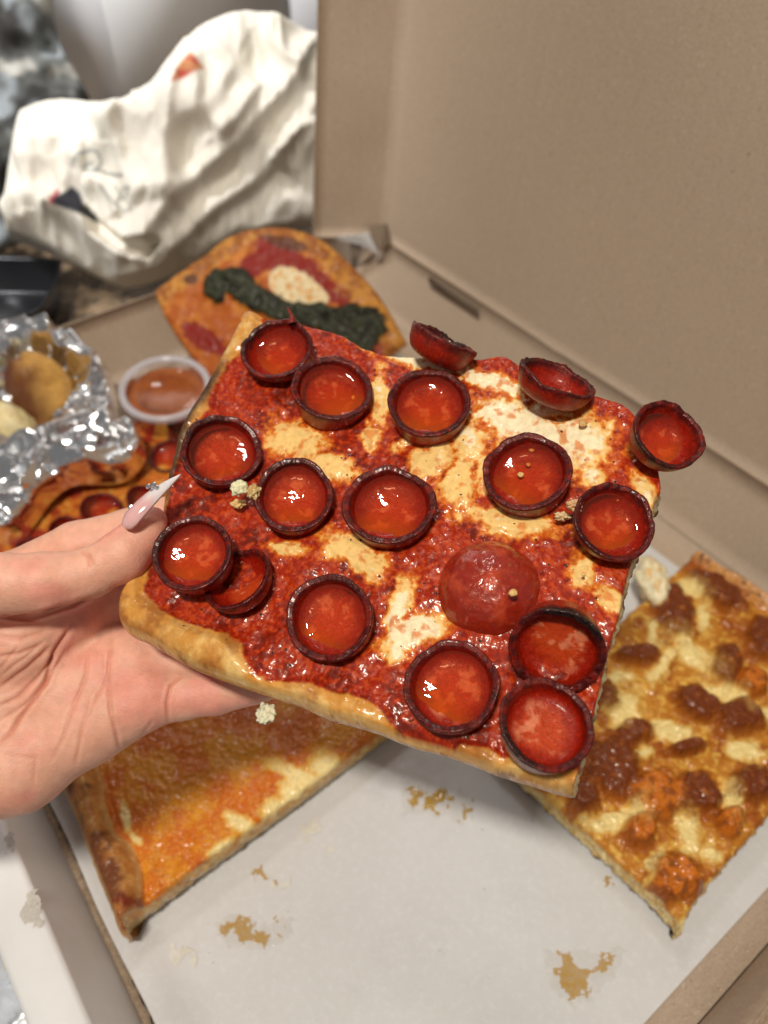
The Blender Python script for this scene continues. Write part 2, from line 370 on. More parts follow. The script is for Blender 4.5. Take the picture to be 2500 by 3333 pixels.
# front wall: white board folded over on itself, ragged edge of the inner flap on the floor
def front_wall():
    n = 120; a = np.linspace(-1.3, LA + .2, n); prof = [(.30, .12), (.18, .10), (-.02, .25), (-.95, 4.1), (-1.02, 4.28), (-1.2, 4.33), (-2.55, 4.25), (-2.75, 4.15), (-2.8, 3.9), (-2.2, -.3)]
    rows = [[B(x, b + .03 * math.sin(x * .6) * (k in (3, 4, 5, 6)), z) for x in a] for k, (b, z) in enumerate(prof[2:])]
    P = np.array(rows); return P.reshape(-1, 3), grid_faces(len(rows), n)[:, ::-1]
mesh_obj('front_wall', *front_wall(), M['white_board'], box)
n = 420; a = np.linspace(0, LA, n); edge = .10 * np.sin(a * 7.5) * (.5 + .5 * fbm(np.stack([a, a * 0], -1), .6, 2, 4)) + fbm(np.stack([a, a * 0], -1), 1.1, 3, 5) * .08
rows = [[B(x, -.02, .30) for x in a], [B(x, .28 + e, .27) for x, e in zip(a, edge)], [B(x, .31 + e, .10) for x, e in zip(a, edge)], [B(x, .3 + e, .01) for x, e in zip(a, edge)]]
mesh_obj('inner_flap_edge', np.array(rows).reshape(-1, 3), grid_faces(4, n)[:, ::-1], M['kraft_edge'], box)
def stain(name, pts, z, mat, parent, seed, rough=.25, blobs=None):
    """thin patch with an irregular noisy outline lying on a surface; pts outline in cm"""
    h = .045; pts = np.asarray(pts, float); lo = pts.min(0) - .5; hi = pts.max(0) + .5; nx, ny = [int((hi[i] - lo[i]) / h) + 2 for i in (0, 1)]
    P = np.stack(np.meshgrid(lo[0] + h * np.arange(nx), lo[1] + h * np.arange(ny), indexing='ij'), -1)
    m = -poly_dist(P, pts) + rough * (1.3 * fbm(P + seed, 1.5, 3, seed) + 1.1 * fbm(P + seed, 3.6, 3, seed + 1)) - rough * .05
    if (m > 0).sum() < 8: m = -poly_dist(P, pts) + .04
    V = np.concatenate([P, (z + .012 * ss(0, .12, m) + .004 * fbm(P, 3., 2, 3))[..., None]], -1).reshape(-1, 3); fq = grid_faces(nx, ny); ok = (m.reshape(-1)[fq] > 0).all(1); fq = fq[ok]
    u_, inv = np.unique(fq, return_inverse=True); return mesh_obj(name, V[u_], inv.reshape(-1, 4), mat, parent)
M['oily_board'] = simple('greased_board', (.47, .43, .37), .5, var=(700, (.60, .56, .50)))
stain('grease_spot', [at(x, y, 4.34)[:2] for x, y in ((82, 2900), (120, 2895), (140, 2975), (132, 3010), (100, 3020), (78, 2970))], 4.33, M['oily_board'], box, 31)
stain('grease_spot', [at(x, y, 4.34)[:2] for x, y in ((4, 2725), (30, 2705), (55, 2740), (40, 2765), (12, 2755))], 4.33, M['oily_board'], box, 32)
# lid: big panel leaning back, with its side flap folded forwards, and the hinge slot
AL = math.radians(6.0); WU = nrm(math.cos(AL) * ZZ + math.sin(AL) * V_); WD = -math.cos(AL) * V_ + math.sin(AL) * ZZ
LH = B(47.2, LB + 2.0, 5.0); LN = B(-1, LB + 2.0, 5.0)
lid = mesh_obj('lid_panel', *sheet(LN, LH, LH + WU * 44, LN + WU * 44, 60, 50, -.3, .35, 21, .05), M['kraft'], box)
fd = WD * 5.4 + U * 2.6
sh = WU * .35
fl = sheet(LH + sh + U * .05, LH + sh + fd, LH + fd + WU * 43 + U * 0, LH + WU * 43 + U * .05, 8, 50, -.3, .15, 22)
fo = mesh_obj('lid_side_flap', *fl, M['kraft'], box)
# slot cut for the tab at the hinge: dark strip painted as its shade, and the small lip under it
def at_lid(px, py, off=0): r = ray(px, py); n = nrm(np.cross(U, WU)); p0 = LH + n * off; return O + r * (((p0 - O) @ n) / (r @ n))
M['slot_shade'] = simple('slot_shadow_board', (.17, .125, .085), .95)
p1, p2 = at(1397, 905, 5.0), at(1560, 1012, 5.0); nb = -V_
mesh_obj('hinge_slot_shade', *box_vf(p1 + nb * .02 - ZZ * .35, (p2 - p1), nb * .04, ZZ * .55 + V_ * .03), M['slot_shade'], box, smooth=False)
tabm = M['black_plastic']
# dark solid coloured as the shade where lid flap and walls meet, with the white outside of the folded corner tab
ct = [at(1190, 700, 6.), at(1262, 745, 5.5), at(1270, 790, 5.), at(1225, 830, 4.), at(1195, 770, 5.)]
# folded corner tab: white on the outside
tv = np.array([at(1060, 770, 5.6), at(1180, 800, 5.2), at(1235, 830, 4.6), at(1200, 760, 6.4), at(1170, 765, 6.2)])
Vt = np.concatenate([tv, tv + np.array([0, .3, -.1])]); k = len(tv)
mesh_obj('corner_tab', Vt, [tuple(range(k - 1, -1, -1)), tuple(range(k, 2 * k))] + [(i, (i + 1) % k, (i + 1) % k + k, i + k) for i in range(k)], M['white_board'], box, smooth=False)
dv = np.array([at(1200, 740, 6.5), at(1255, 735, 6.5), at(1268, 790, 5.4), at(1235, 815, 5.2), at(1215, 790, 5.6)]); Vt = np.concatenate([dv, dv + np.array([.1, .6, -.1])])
mesh_obj('corner_gap_shade', Vt, [tuple(range(k - 1, -1, -1)), tuple(range(k, 2 * k))] + [(i, (i + 1) % k, (i + 1) % k + k, i + k) for i in range(k)], M['slot_shade'], box, smooth=False)  # solid piece in a dark colour, stands in for shade in the corner

# ------------------------------------------------------------------ waxed paper with grease
pp = thing('waxed_paper', 'white waxed paper liner with yellow grease stains lying in the box', 'paper', B(24, 18, .05))
n, m = 90, 90; s = np.linspace(0, 1, n)[:, None]; t = np.linspace(-.04, 1, m)[None, :]
bb = t * 34; aa = .05 + s * 44 + 0 * t
zz = .06 + ss(1.6, 0, bb) * .35 + .02 + .03 * fbm(np.stack([aa + 0 * bb, bb + 0 * aa], -1), .15, 2, 3)
bb2 = np.maximum(bb, -.2) + .5 + .05 * np.sin(aa * .7)
P = B(0, 0) + U * aa[..., None] + V_ * (bb2 + 0 * aa)[..., None] + ZZ * (zz + 0 * aa)[..., None]
Vp = P.reshape(-1, 3); Fp = grid_faces(n, m); Vp2 = np.concatenate([Vp, Vp - ZZ * .015])
mesh_obj('sheet', np.concatenate([Vp]), Fp[:, ::-1] if np.cross(P[1, 0] - P[0, 0], P[0, 1] - P[0, 0])[2] > 0 else Fp, M['paper'], pp)
zst = .115
def stains(groups, mat, seed):
    for gi, (pts) in enumerate(groups):
        stain('grease_stain', [at(x, y, zst)[:2] for x, y in pts], zst + (0 if seed >= 70 else .012), mat, pp, seed + gi, .42 if seed != 70 else .3)
def grease_mat(name, col, al):
    m, nt, b = mat_new(name); nz = noise_n(nt, 420, 4, .6); nt.links.new(mix_rgb(nt, nz, col, tuple(c * .7 for c in col)), b.inputs['Base Color']); b.inputs['Roughness'].default_value = .08
    nt.links.new(ramp(nt, nz, [(.3, al * .7), (.7, min(1, al * 1.3))]), b.inputs['Alpha']); bump(nt, b, [(noise_n(nt, 200, 3), .8, .0012)]); return m
M['grease2'] = grease_mat('thin_grease', (.66, .38, .06), .6)
M['grease'] = grease_mat('yellow_grease', (.58, .33, .03), .75)
M['grease3'] = simple('soaked_paper', (.60, .56, .46), .45, var=(250, (.68, .66, .61)))
stains([[(705, 3022), (735, 2998), (775, 3000), (822, 3015), (852, 3052), (900, 3005), (935, 2998), (925, 3022), (880, 3060), (845, 3082), (800, 3062), (760, 3040), (725, 3048)],
        [(1795, 3112), (1850, 3112), (1880, 3140), (1925, 3150), (1950, 3105), (2000, 3120), (1990, 3150), (1935, 3165), (1925, 3205), (1870, 3248), (1835, 3238), (1812, 3180)]], M['grease2'], 40)
M['halo'] = grease_mat('soaked_halo', (.62, .54, .38), .09)
stains([[(680, 3000), (760, 2975), (850, 3010), (950, 2980), (960, 3040), (860, 3110), (740, 3080)], [(1770, 3090), (1900, 3100), (2020, 3095), (2010, 3170), (1940, 3240), (1860, 3280), (1790, 3220)], [(1300, 2540), (1400, 2560), (1550, 2580), (1540, 2680), (1400, 2660), (1310, 2660)]], M['halo'], 70)
stains([[(1325, 2560), (1368, 2560), (1370, 2610), (1340, 2645)], [(1375, 2632), (1400, 2600), (1425, 2575), (1455, 2560), (1468, 2590), (1450, 2612), (1410, 2630)], [(1478, 2590), (1515, 2590), (1535, 2640), (1510, 2662)], [(1955, 2855), (1975, 2842), (1995, 2855), (1985, 2872), (1962, 2872)]], M['grease'], 60)
stains([[(985, 2690), (1030, 2665), (1050, 2710), (1000, 2735)], [(1055, 2760), (1100, 2745), (1095, 2780), (1058, 2780)], [(815, 2830), (860, 2825), (930, 2860), (915, 2895), (855, 2885)], [(520, 3100), (600, 3090), (630, 3135), (550, 3155)]], M['grease3'], 80)
stain('grease_stain', [at(x, y, zst + .02)[:2] for x, y in ((826, 2830), (850, 2825), (880, 2860), (905, 2870), (895, 2885), (850, 2865))], zst + .01, M['grease2'], pp, 95, .2)

# ------------------------------------------------------------------ pizza slices
def coons(bot, right, top, left, n, m):
    """bot/top run along s, left/right along t"""
    b = resample(bot, n); t_ = resample(top, n); l = resample(left, m); r = resample(right, m)
    s = np.linspace(0, 1, n)[:, None, None]; t = np.linspace(0, 1, m)[None, :, None]
    P = (1 - t) * b[:, None] + t * t_[:, None] + (1 - s) * l[None] + s * r[None]
    P -= (1 - s) * (1 - t) * b[0] + s * (1 - t) * b[-1] + (1 - s) * t * t_[0] + s * t * t_[-1]
    return P
def slab(name, parent, fr, P, T, hfun, cfun, sides, mat, seed=1, rag=.05, K=9):
    """sides: four dicts (bottom, right, top, left) with round, bulge, under and a colour function of (f, points)"""
    n, m = P.shape[:2]; s = np.linspace(0, 1, n)[:, None]; t = np.linspace(0, 1, m)[None, :]
    Ls = np.linalg.norm(P[-1, m // 2] - P[0, m // 2]); Lt = np.linalg.norm(P[n // 2, -1] - P[n // 2, 0])
    dist = [t * Lt + 0 * s, (1 - s) * Ls + 0 * t, (1 - t) * Lt + 0 * s, s * Ls + 0 * t]
    z = hfun(P); 
    for d, sd in zip(dist, sides):
        r = sd['round']; q = np.clip(1 - d / r, 0, 1); z = z - r * sd.get('drop', 1.) * (1 - np.sqrt(1 - q * q * sd.get('qm', .96)))
    col = cfun(P, z, dist)
    idx = np.arange(n * m).reshape(n, m)
    per = np.concatenate([idx[:-1, 0], idx[-1, :-1], idx[:0:-1, -1], idx[0, :0:-1]])
    sid = np.concatenate([np.full(n - 1, 0), np.full(m - 1, 1), np.full(n - 1, 2), np.full(m - 1, 3)])
    V = np.concatenate([P.reshape(-1, 2), z.reshape(-1, 1)], 1); C = col.reshape(-1, 3)
    p = V[per]; tg = np.roll(p[:, :2], -3, 0) - np.roll(p[:, :2], 3, 0); nr = np.stack([tg[:, 1], -tg[:, 0]], -1); nr /= np.linalg.norm(nr, axis=1)[:, None] + 1e-9
    for _ in range(6): nr = (np.roll(nr, 1, 0) + nr + np.roll(nr, -1, 0)); nr /= np.linalg.norm(nr, axis=1)[:, None] + 1e-9
    def smooth_arr(key):
        a = np.array([sides[i][key] for i in sid], float)
        for _ in range(12): a = (np.roll(a, 1) + a + np.roll(a, -1)) / 3
        return a
    bul, und, rg = smooth_arr('bulge'), smooth_arr('under'), smooth_arr('rag')
    rowsV = []; rowsC = []
    for k in range(1, K + 1):
        f = k / K; zz = p[:, 2] * (1 - f) + (-T) * f
        off = bul * math.sin(math.pi * min(1, f * .9)) - und * f ** 2
        pt = np.stack([p[:, 0] * 1.7, p[:, 1] * 1.7, zz * 3], -1)
        off = off + rg * fbm(pt, 1.5, 4, seed + 5)
        q = np.concatenate([p[:, :2] + nr * off[:, None], zz[:, None]], 1); rowsV.append(q)
        c = np.zeros((len(per), 3))
        for i, sd in enumerate(sides):
            mk = sid == i; c[mk] = sd['col'](np.full(mk.sum(), f), q[mk])
        if k == 1: c = .5 * c + .5 * C[per]
        rowsC.append(c)
    base = n * m; L = len(per); Fs = [grid_faces(n, m)[:, ::-1]]
    ring0 = per; 
    for k in range(K):
        r1 = base + k * L + np.arange(L); Fs.append(np.stack([ring0, r1, np.roll(r1, -1), np.roll(ring0, -1)], -1)); ring0 = r1
    cen = base + K * L; last = rowsV[-1]; cv = last.mean(0)[None]
    ringm = last * .6 + cv * .4; ri = cen + 1 + np.arange(L)
    Fs.append(np.stack([ring0, ri, np.roll(ri, -1), np.roll(ring0, -1)], -1)); Fs.append(np.stack([ri, np.full(L, cen), np.full(L, cen), np.roll(ri, -1)], -1)[:, [0, 1, 3, 3]])
    V = np.concatenate([V] + rowsV + [cv, ringm]); C = np.concatenate([C] + rowsC + [rowsC[-1].mean(0)[None], rowsC[-1]])
    Fq = np.concatenate(Fs[:-1]); tri = np.stack([ri, np.full(L, cen), np.roll(ri, -1)], -1)
    faces = [tuple(f) for f in Fq.tolist()] + [tuple(f) for f in tri.tolist()]
    # orient upwards
    me = mesh_obj(name, fr.world(V), faces, mat, parent, C)
    return me, z
def blob_field(P, fr, blobs, off=0.):
    f = np.full(P.shape[:-1], -3.)
    for x, y, rx, ry, ang in blobs:
        c = fr.loc(x, y, off); a = math.radians(ang)
        e1 = fr.loc(x + rx * math.cos(a), y - rx * math.sin(a), off) - c; e2 = fr.loc(x + ry * math.sin(a), y + ry * math.cos(a), off) - c
        Mi = np.linalg.inv(np.stack([e1, e2], -1)); q = (P - c) @ Mi.T
        g = 1 - np.linalg.norm(q, axis=-1); f = np.maximum(f, g) + .25 * np.maximum(0, np.minimum(f, g))
    return f
SAUCE = (.34, .017, .003); SAUCE_D = (.16, .010, .003); ORANGE = (.64, .125, .010); AMBER = (.80, .33, .045); CREAM = (.94, .80, .50)
CRUST = (.62, .28, .055); CRUST_L = (.80, .50, .17); CRUST_D = (.34, .11, .022); CHAR = (.030, .016, .012); CRUMB = (.82, .62, .30)

# ---- the slice held in the hand
HN = nrm([-.173, -.237, .956]); HO = Q(1296, 1810, 21.5)
_fr = Frame(HO, HN, [1, 0, 0]); HX = _fr.hit(1890, 2600) - _fr.hit(370, 1985); HF = Frame(HO, HN, HX)
held = thing('pizza_slice', 'square pepperoni slice with cupped glossy pepperoni held up by the hand', 'pizza slice', HO - HN * 1.4)
hp = lambda L, off=0.: np.array([HF.loc(x, y, off) for x, y in L])
sh_ = lambda L, dx, dy: [(x + dx, y + dy) for x, y in L]
bot = hp([(385, 1985), (412, 2030), (480, 2062), (600, 2130), (722, 2180), (900, 2238), (982, 2266), (1056, 2300), (1196, 2340), (1330, 2388), (1460, 2424), (1613, 2482), (1735, 2520), (1868, 2560)])
left = hp([(385, 1985), (408, 1930), (450, 1868), (520, 1720), (545, 1600), (562, 1525), (586, 1438), (622, 1357), (666, 1286), (726, 1178), (806, 1025)])
top = hp([(806, 1025), (900, 1045), (1000, 1060), (1100, 1085), (1200, 1140), (1330, 1165), (1560, 1165), (1640, 1160), (1740, 1215), (1860, 1265), (1960, 1290), (2040, 1330), (2125, 1420)])
right = hp([(1868, 2560), (1905, 2430), (1938, 2300), (1960, 2200), (1990, 2080), (2015, 2000), (2035, 1900), (2070, 1790), (2110, 1690), (2135, 1620), (2150, 1585), (2125, 1420)])
HP = coons(bot, right, top, left, 560, 430)
sauce_poly = hp([(880, 1010), (815, 1130), (745, 1200), (700, 1290), (690, 1340), (640, 1400), (590, 1480), (540, 1700), (500, 1850), (488, 1900), (490, 1950), (540, 1990), (600, 2020), (680, 2050), (745, 2062), (795, 2095), (810, 2150), (838, 2195),
                 (885, 2212), (990, 2215), (1080, 2250), (1180, 2272), (1250, 2315), (1310, 2385), (1340, 2440), (1420, 2462), (1500, 2420), (1590, 2430), (1640, 2462), (1690, 2445), (1760, 2480), (1900, 2505), (2300, 2470), (2300, 900), (880, 900)])
held_cheese = [(965, 1430, 95, 62, -15), (1075, 1515, 80, 40, -20), (1236, 1290, 26, 90, 0), (1210, 1420, 30, 40, 0), (1390, 1182, 150, 26, -12), (1590, 1242, 125, 32, -22), (1700, 1385, 200, 62, -18), (1790, 1330, 60, 30, 0), (1880, 1440, 120, 100, 0),
               (1530, 1430, 55, 70, 30), (1490, 1570, 62, 95, 0), (1660, 1700, 150, 38, -8), (1380, 1520, 60, 50, 40), (1430, 1480, 40, 60, 0), (1140, 1795, 115, 44, -28), (1205, 1850, 60, 34, -20), (1300, 1960, 42, 95, -15), (1345, 2060, 110, 55, 25), (1290, 2120, 50, 30, 60),
               (935, 1785, 70, 22, -5), (1580, 1540, 40, 60, 0), (2100, 1620, 34, 80, 20), (1900, 1850, 40, 60, 20), (2000, 1960, 70, 42, -40), (1935, 1560, 40, 40, 0), (830, 1060, 22, 18, 0), (795, 1046, 12, 20, 0), (1130, 1290, 40, 40, 0), (1010, 1200, 60, 24, -30), (1390, 1410, 110, 22, 20), (1180, 1105, 60, 24, -25), (1670, 1615, 60, 40, -30)]
HB = None
def held_h(P):
    d = poly_dist(P, sauce_poly) + .10 * fbm(P, 1.6, 3, 4)
    cr = ss(-.12, .42, d); ch = ss(.0, .5, blob_field(P, HF, held_cheese) + .25 * fbm(P, 2.2, 3, 9))
    z = .30 * cr + .05 * np.exp(-((d - .02) / .12) ** 2) + .07 * ch
    lump = fbm(P, 1.1, 3, 2) * .12 + fbm(P, 2.8, 3, 6) * .035; fine = fbm(P, 9., 3, 8) * .009
    ridg = .028 * (.5 - np.abs(fbm(P, 2.6, 3, 13))) * (1 - cr)
    return z + (lump + ridg) * (1 - .6 * cr) * (1 - .55 * ch) + fine * (1 - .7 * cr) * (1 - .4 * ch) - .15 * np.exp(-((P[..., 0] + 7) ** 2 + (P[..., 1] + 3) ** 2)) * 0
def held_c(P, z, dist):
    d = poly_dist(P, sauce_poly) + .13 * fbm(P, 2.0, 4, 4); n1 = fbm(P, 1.4, 4, 21); n2 = fbm(P, 5.5, 4, 22); n3 = fbm(P, 14., 3, 23)
    f = blob_field(P + .25 * np.stack([n1, fbm(P, 1.4, 3, 29)], -1), HF, held_cheese) + .62 * fbm(P, 2.0, 4, 27) + .36 * n2 + .12 * n3 - .08
    c = mixc(SAUCE_D, SAUCE, ss(-.45, .25, n1 + .7 * n2 + .2)); c = mixc(c, (.50, .055, .008), ss(-.05, .4, n2 + .6 * n3 + .4 * n1))
    c = mixc(c, ORANGE, ss(-.60, -.08, f)); c = mixc(c, AMBER, ss(-.28, .16, f + .10 * n3)); c = mixc(c, (.90, .58, .20), ss(-.10, .18, f)); c = mixc(c, CREAM, ss(-.04, .32, f + .15 * n2 + .35 * blob_field(P, HF, [(1700, 1385, 190, 60, -18), (1600, 1240, 120, 30, -22), (1390, 1182, 140, 24, -12), (1330, 2050, 70, 60, 20)])))
    c = mixc(c, (.72, .20, .03), ss(.06, .34, fbm(P, 2.4, 4, 28)) * .8 * ss(.0, .3, f))
    # baked rim
    k = mixc(CRUST, CRUST_L, ss(-.3, .35, n1 + .4 * n2)); k = mixc(k, (.62, .24, .03), ss(.35, .05, d) * .7); k = mixc(k, CRUST_D, ss(.0, .5, fbm(P, .9, 3, 31) + .35 * n2 + ss(.55, .95, d) * .5) * .75)
    c = mixc(c, k, ss(.0, .10, d))
    chr_ = ss(.35, .0, dist[3]) * ss(.45, .65, np.broadcast_to(np.linspace(0, 1, P.shape[1])[None], P.shape[:2])) * 0
    lf = ss(.40, .12, dist[3] + .1 * n2) * ss(.25, .4, dist[0] / 11.) * ss(.92, .75, dist[0] / 11.)
    return mixc(c, CHAR, lf * .9)
def crust_col(f, q):
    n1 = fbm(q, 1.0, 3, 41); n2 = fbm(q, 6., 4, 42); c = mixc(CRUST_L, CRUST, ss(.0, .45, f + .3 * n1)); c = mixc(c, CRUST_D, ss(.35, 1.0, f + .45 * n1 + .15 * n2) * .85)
    c = mixc(c, (.88, .70, .42), ss(.22, .42, n2) * .5); return mixc(c, (.16, .05, .015), ss(.28, .48, fbm(q, 2.6, 4, 48) + .25 * f) * .7)
def crumb_col(f, q):
    n2 = fbm(q, 5., 4, 43); c = mixc(CRUMB, (.90, .76, .46), ss(-.3, .3, n2)); c = mixc(c, (.60, .12, .02), ss(.35, .0, f + .4 * n2)); return mixc(c, CRUST_D, ss(.8, 1., f + .1 * n2))
def char_col(f, q):
    n2 = fbm(q, 3., 4, 44); return mixc(CHAR, (.22, .07, .02), ss(.0, .6, n2 + .1))
def left_col(f, q):
    return mixc(crust_col(f, q), char_col(f, q), ss(-2.6, -1.4, q[:, 1]))
SB = dict(round=.62, bulge=.24, under=.22, rag=.02, col=crust_col, drop=1., qm=.62); SR = dict(round=.07, bulge=.0, under=-.05, rag=.16, col=crumb_col)
ST = dict(round=.08, bulge=.0, under=.05, rag=.16, col=crumb_col); SL = dict(round=.25, qm=.7, bulge=.06, under=.25, rag=.07, col=left_col)
slab('crust', held, HF, HP, 1.30, held_h, held_c, [SB, SR, ST, SL], M['pizza'], 3)

PROF = [(0, -.35), (.55, -.35), (.86, -.28), (.93, -.05), (.97, .25), (1.0, .55), (1.03, .80), (1.045, .93), (1.02, 1.0), (.98, .995), (.96, .955), (.93, .975), (.89, .945), (.865, .84), (.85, .66), (.82, .44), (.70, .29), (.48, .22), (.25, .20), (0, .19)]
PROFP = resample(np.array(PROF), 66)
PROFB = resample(np.array([(0, 0), (.40, 0), (.66, .07), (.84, .22), (.95, .46), (1.01, .72), (1.04, .90), (1.02, .99), (.98, 1.0), (.955, .96), (.93, .975), (.90, .94), (.87, .80), (.80, .52), (.66, .30), (.45, .19), (.22, .15), (0, .14)]), 66)
def pepperoni(parent, C, Nn, R, h, seed, burn=None, burn_amt=.5, oil=.5, squash=(1., 0.), rimwave=.05, name='pepperoni', label=None, fold=None, bowl=False):
    """cupped slice: C = rim centre, Nn = axis, R rim radius, h height (cm)"""
    rng = np.random.RandomState(seed); fr = Frame(C - Nn * h, Nn, [1, .1 * seed, 0]); nt_ = 160; th = np.linspace(0, 2 * math.pi, nt_, endpoint=False)
    PP = PROFB if bowl else PROFP
    if squash[0] == 1.: squash = (1 - .07 * rng.rand(), rng.rand() * 3.1)
    rimwave = rimwave * (.7 + 1.9 * rng.rand())
    r = PP[:, 0][:, None]; z = PP[:, 1][:, None]; k = np.arange(len(PROFP))[:, None] / (len(PROFP) - 1)
    cs = np.stack([np.cos(th), np.sin(th)], -1)
    w1 = fbm(np.concatenate([cs * 1.2, np.full((nt_, 1), seed * 3.1)], 1), 1., 2, 7)[None]
    w2 = fbm(np.concatenate([cs * 7., np.full((nt_, 1), seed * 1.7)], 1), 1., 3, 8)[None]
    rim = ss(.55, .95, z) * (r > .6)
    w3 = fbm(np.concatenate([cs * 16., np.full((nt_, 1), seed * 2.7)], 1), 1., 2, 18)[None]
    rad = R * r * (1 + .08 * w1 * rim + .010 * w2 * rim + .003 * w3 * rim); zz = h * z * (1 + (rimwave * 2.2 * w1 + .05 * w2 + .006 * w3) * rim)
    X = rad * np.cos(th); Y = rad * np.sin(th)
    # oval squash along a direction
    sa = squash[1]; cx, cy = math.cos(sa), math.sin(sa); a = X * cx + Y * cy; b = -X * cy + Y * cx; a = a * squash[0]; X = a * cx - b * cy; Y = a * cy + b * cx
    Z = zz + 0 * X
    if fold is not None:
        fa, fs, fz = fold; dd = ss(.2, 1., (np.cos(th - fa)))[None] * rim; X = X - np.cos(fa) * dd * fs * R; Y = Y - np.sin(fa) * dd * fs * R; Z = Z + dd * fz * R
    P3 = np.stack([X, Y, Z], -1)
    nz = fbm(P3 + seed * 5.3, 5., 4, 11); nf = fbm(P3 + seed * 2.3, 2.2, 4, 12); ns = fbm(P3 + seed, 14., 3, 14)
    P3 = P3 + np.stack([0 * nz, 0 * nz, nz * .012 * R * (k > .6)], -1)
    OUT = (.30, .014, .004); RIM = (.046, .004, .005); INW = (.28, .009, .002); FLO = (.52, .058, .010); FAT = (.78, .30, .15)
    c = mixc(np.broadcast_to(OUT, P3.shape), (.20, .016, .010), ss(-.2, .5, nf)); rk = ss(.60, .92, z + .30 * nz + 0 * X) * (r > .6)
    inn = (k > .66) + 0 * X; c = mixc(c, INW, inn); fl = ss(.80, .90, k + .06 * nf) ; c = mixc(c, FLO, fl * .8)
    c = mixc(c, FAT, ss(.18, .45, nf + .5 * nz + .08) * fl * .6); c = mixc(c, (.62, .05, .02), ss(.1, .4, ns) * .3 * (1 - rk))
    c = mixc(c, RIM, rk * (.95 - .55 * ss(-.1, .45, nz + .8 * w1))); c = mixc(c, (.02, .008, .008), rk * ss(.05, .35, w2 + .5 * w1 + .4 * ns) * .6); c = mixc(c, (.19, .03, .03), rk * ss(.15, .4, ns) * .5)
    if burn is not None:
        bd = np.array([1., 0, 0]) * math.cos(math.radians(burn)) + UPV * math.sin(math.radians(burn)); burn = math.atan2(bd @ fr.y, bd @ fr.x)
        bm = ss(.55, .98, np.cos(th - burn))[None] * ss(.62, .9, z + .2 * nz) * (r > .6) * burn_amt; c = mixc(c, (.012, .008, .008), np.clip(bm * (1 + 1.5 * ns), 0, 1))
        P3 = P3 + np.stack([0 * nz, 0 * nz, bm * (ns * .05 + .04)], -1)
    V = fr.world(P3.reshape(-1, 3)); Fq = grid_faces(len(PROFP), nt_, True)[:, ::-1]
    o = mesh_obj(name, V, Fq, M['pepperoni'], parent, c.reshape(-1, 3))
    if label: o['label'] = label
    if oil:
        gz = np.array([fr.x[2], fr.y[2], fr.z[2]]); low = -gz[:2] / (np.linalg.norm(gz[:2]) + 1e-6)
        pc = low * .52 * R + rng.uniform(-.08, .08, 2) * R; A = 96; ph = np.linspace(0, 2 * math.pi, A, endpoint=False); fr_ = np.array([.08, .2, .35, .5, .65, .78, .88, .94, .98, 1.0]); VV = []
        lv = gz[:2] @ (low * .8 * R) + gz[2] * h * (.42 + .5 * oil)
        for f_ in fr_:
            xy = np.stack([np.cos(ph), np.sin(ph)], -1) * f_ * R * .822
            a = xy[:, 0] * cx + xy[:, 1] * cy; b_ = -xy[:, 0] * cy + xy[:, 1] * cx; a = a * squash[0]; xy = np.stack([a * cx - b_ * cy, a * cy + b_ * cx], -1)
            z_ = h * .24 + ((xy - pc) ** 2).sum(1) / (2 * 3.4) + max(0, f_ - .88) * .5 * h + .012 * fbm(np.concatenate([xy, np.full((A, 1), seed * 1.)], 1), 1.8, 2, 5)
            VV.append(np.concatenate([xy, z_[:, None]], 1))
        VV = np.concatenate(VV); VV = np.concatenate([VV, [[0, 0, VV[:A, 2].mean()]]]); nb_ = len(fr_)
        lev = VV @ gz - lv + .05 * fbm(VV + seed, 2.5, 3, 9); am = ss(.12, -.28, lev)
        Fs = [tuple(f) for f in grid_faces(nb_, A, True).tolist()] + [(nb_ * A, i, (i + 1) % A) for i in range(A)]; Fs = [f[::-1] if len(f) == 4 else f for f in Fs]
        mesh_obj('grease_pool', fr.world(VV), Fs, M['oil'], o, np.stack([am, am, am], -1))
    return o
def dome(parent, C, Nn, R, h, seed, label):
    fr = Frame(C - Nn * h * .35, Nn, [1, 0, 0]); nt_ = 128; th = np.linspace(0, 2 * math.pi, nt_, endpoint=False); u = np.linspace(0, 1, 60)
    pr = np.stack([np.sin(u * math.pi * .56) * R, np.cos(u * math.pi * .56) ** 1.0 * h], -1); pr[:, 1] -= h * .1
    w1 = fbm(np.stack([np.cos(th) * 1.1, np.sin(th) * 1.1, th * 0 + seed], -1), 1., 2, 5)
    X = pr[:, 0][:, None] * np.cos(th) * (1 + .05 * w1); Y = pr[:, 0][:, None] * np.sin(th) * (1 + .05 * w1); Z = pr[:, 1][:, None] + 0 * X
    P3 = np.stack([X, Y, Z], -1); nf = fbm(P3, 1.6, 4, 3); nz = fbm(P3, 6, 3, 4); ns = fbm(P3, 16, 3, 5); P3[..., 2] += nz * .02 + nf * .05 + ns * .006
    c = mixc(np.broadcast_to((.30, .020, .008), P3.shape), (.44, .05, .016), ss(-.1, .35, nf)); c = mixc(c, (.24, .012, .010), ss(.1, .5, nz)); c = mixc(c, (.66, .20, .09), ss(.22, .6, nz + .4 * ns) * .35)
    c = mixc(c, (.12, .007, .006), ss(.62, .98, u)[:, None] * .85)
    o = mesh_obj('pepperoni', fr.world(P3.reshape(-1, 3)), grid_faces(60, nt_, True), M['pepperoni_skin'], parent, c.reshape(-1, 3)); o['label'] = label
    return o
def cup_axis(px, py, q, ang):
    a = math.radians(ang); tw = nrm(-ray(px, py)); m = np.array([1., 0, 0]) * math.cos(a) + UPV * math.sin(a); m = nrm(m - tw * (m @ tw)); return nrm(q * tw + math.copysign(math.sqrt(1 - q * q), 1) * m)
def fr_ang(fr_axis, C, dpx, dpy):
    return None
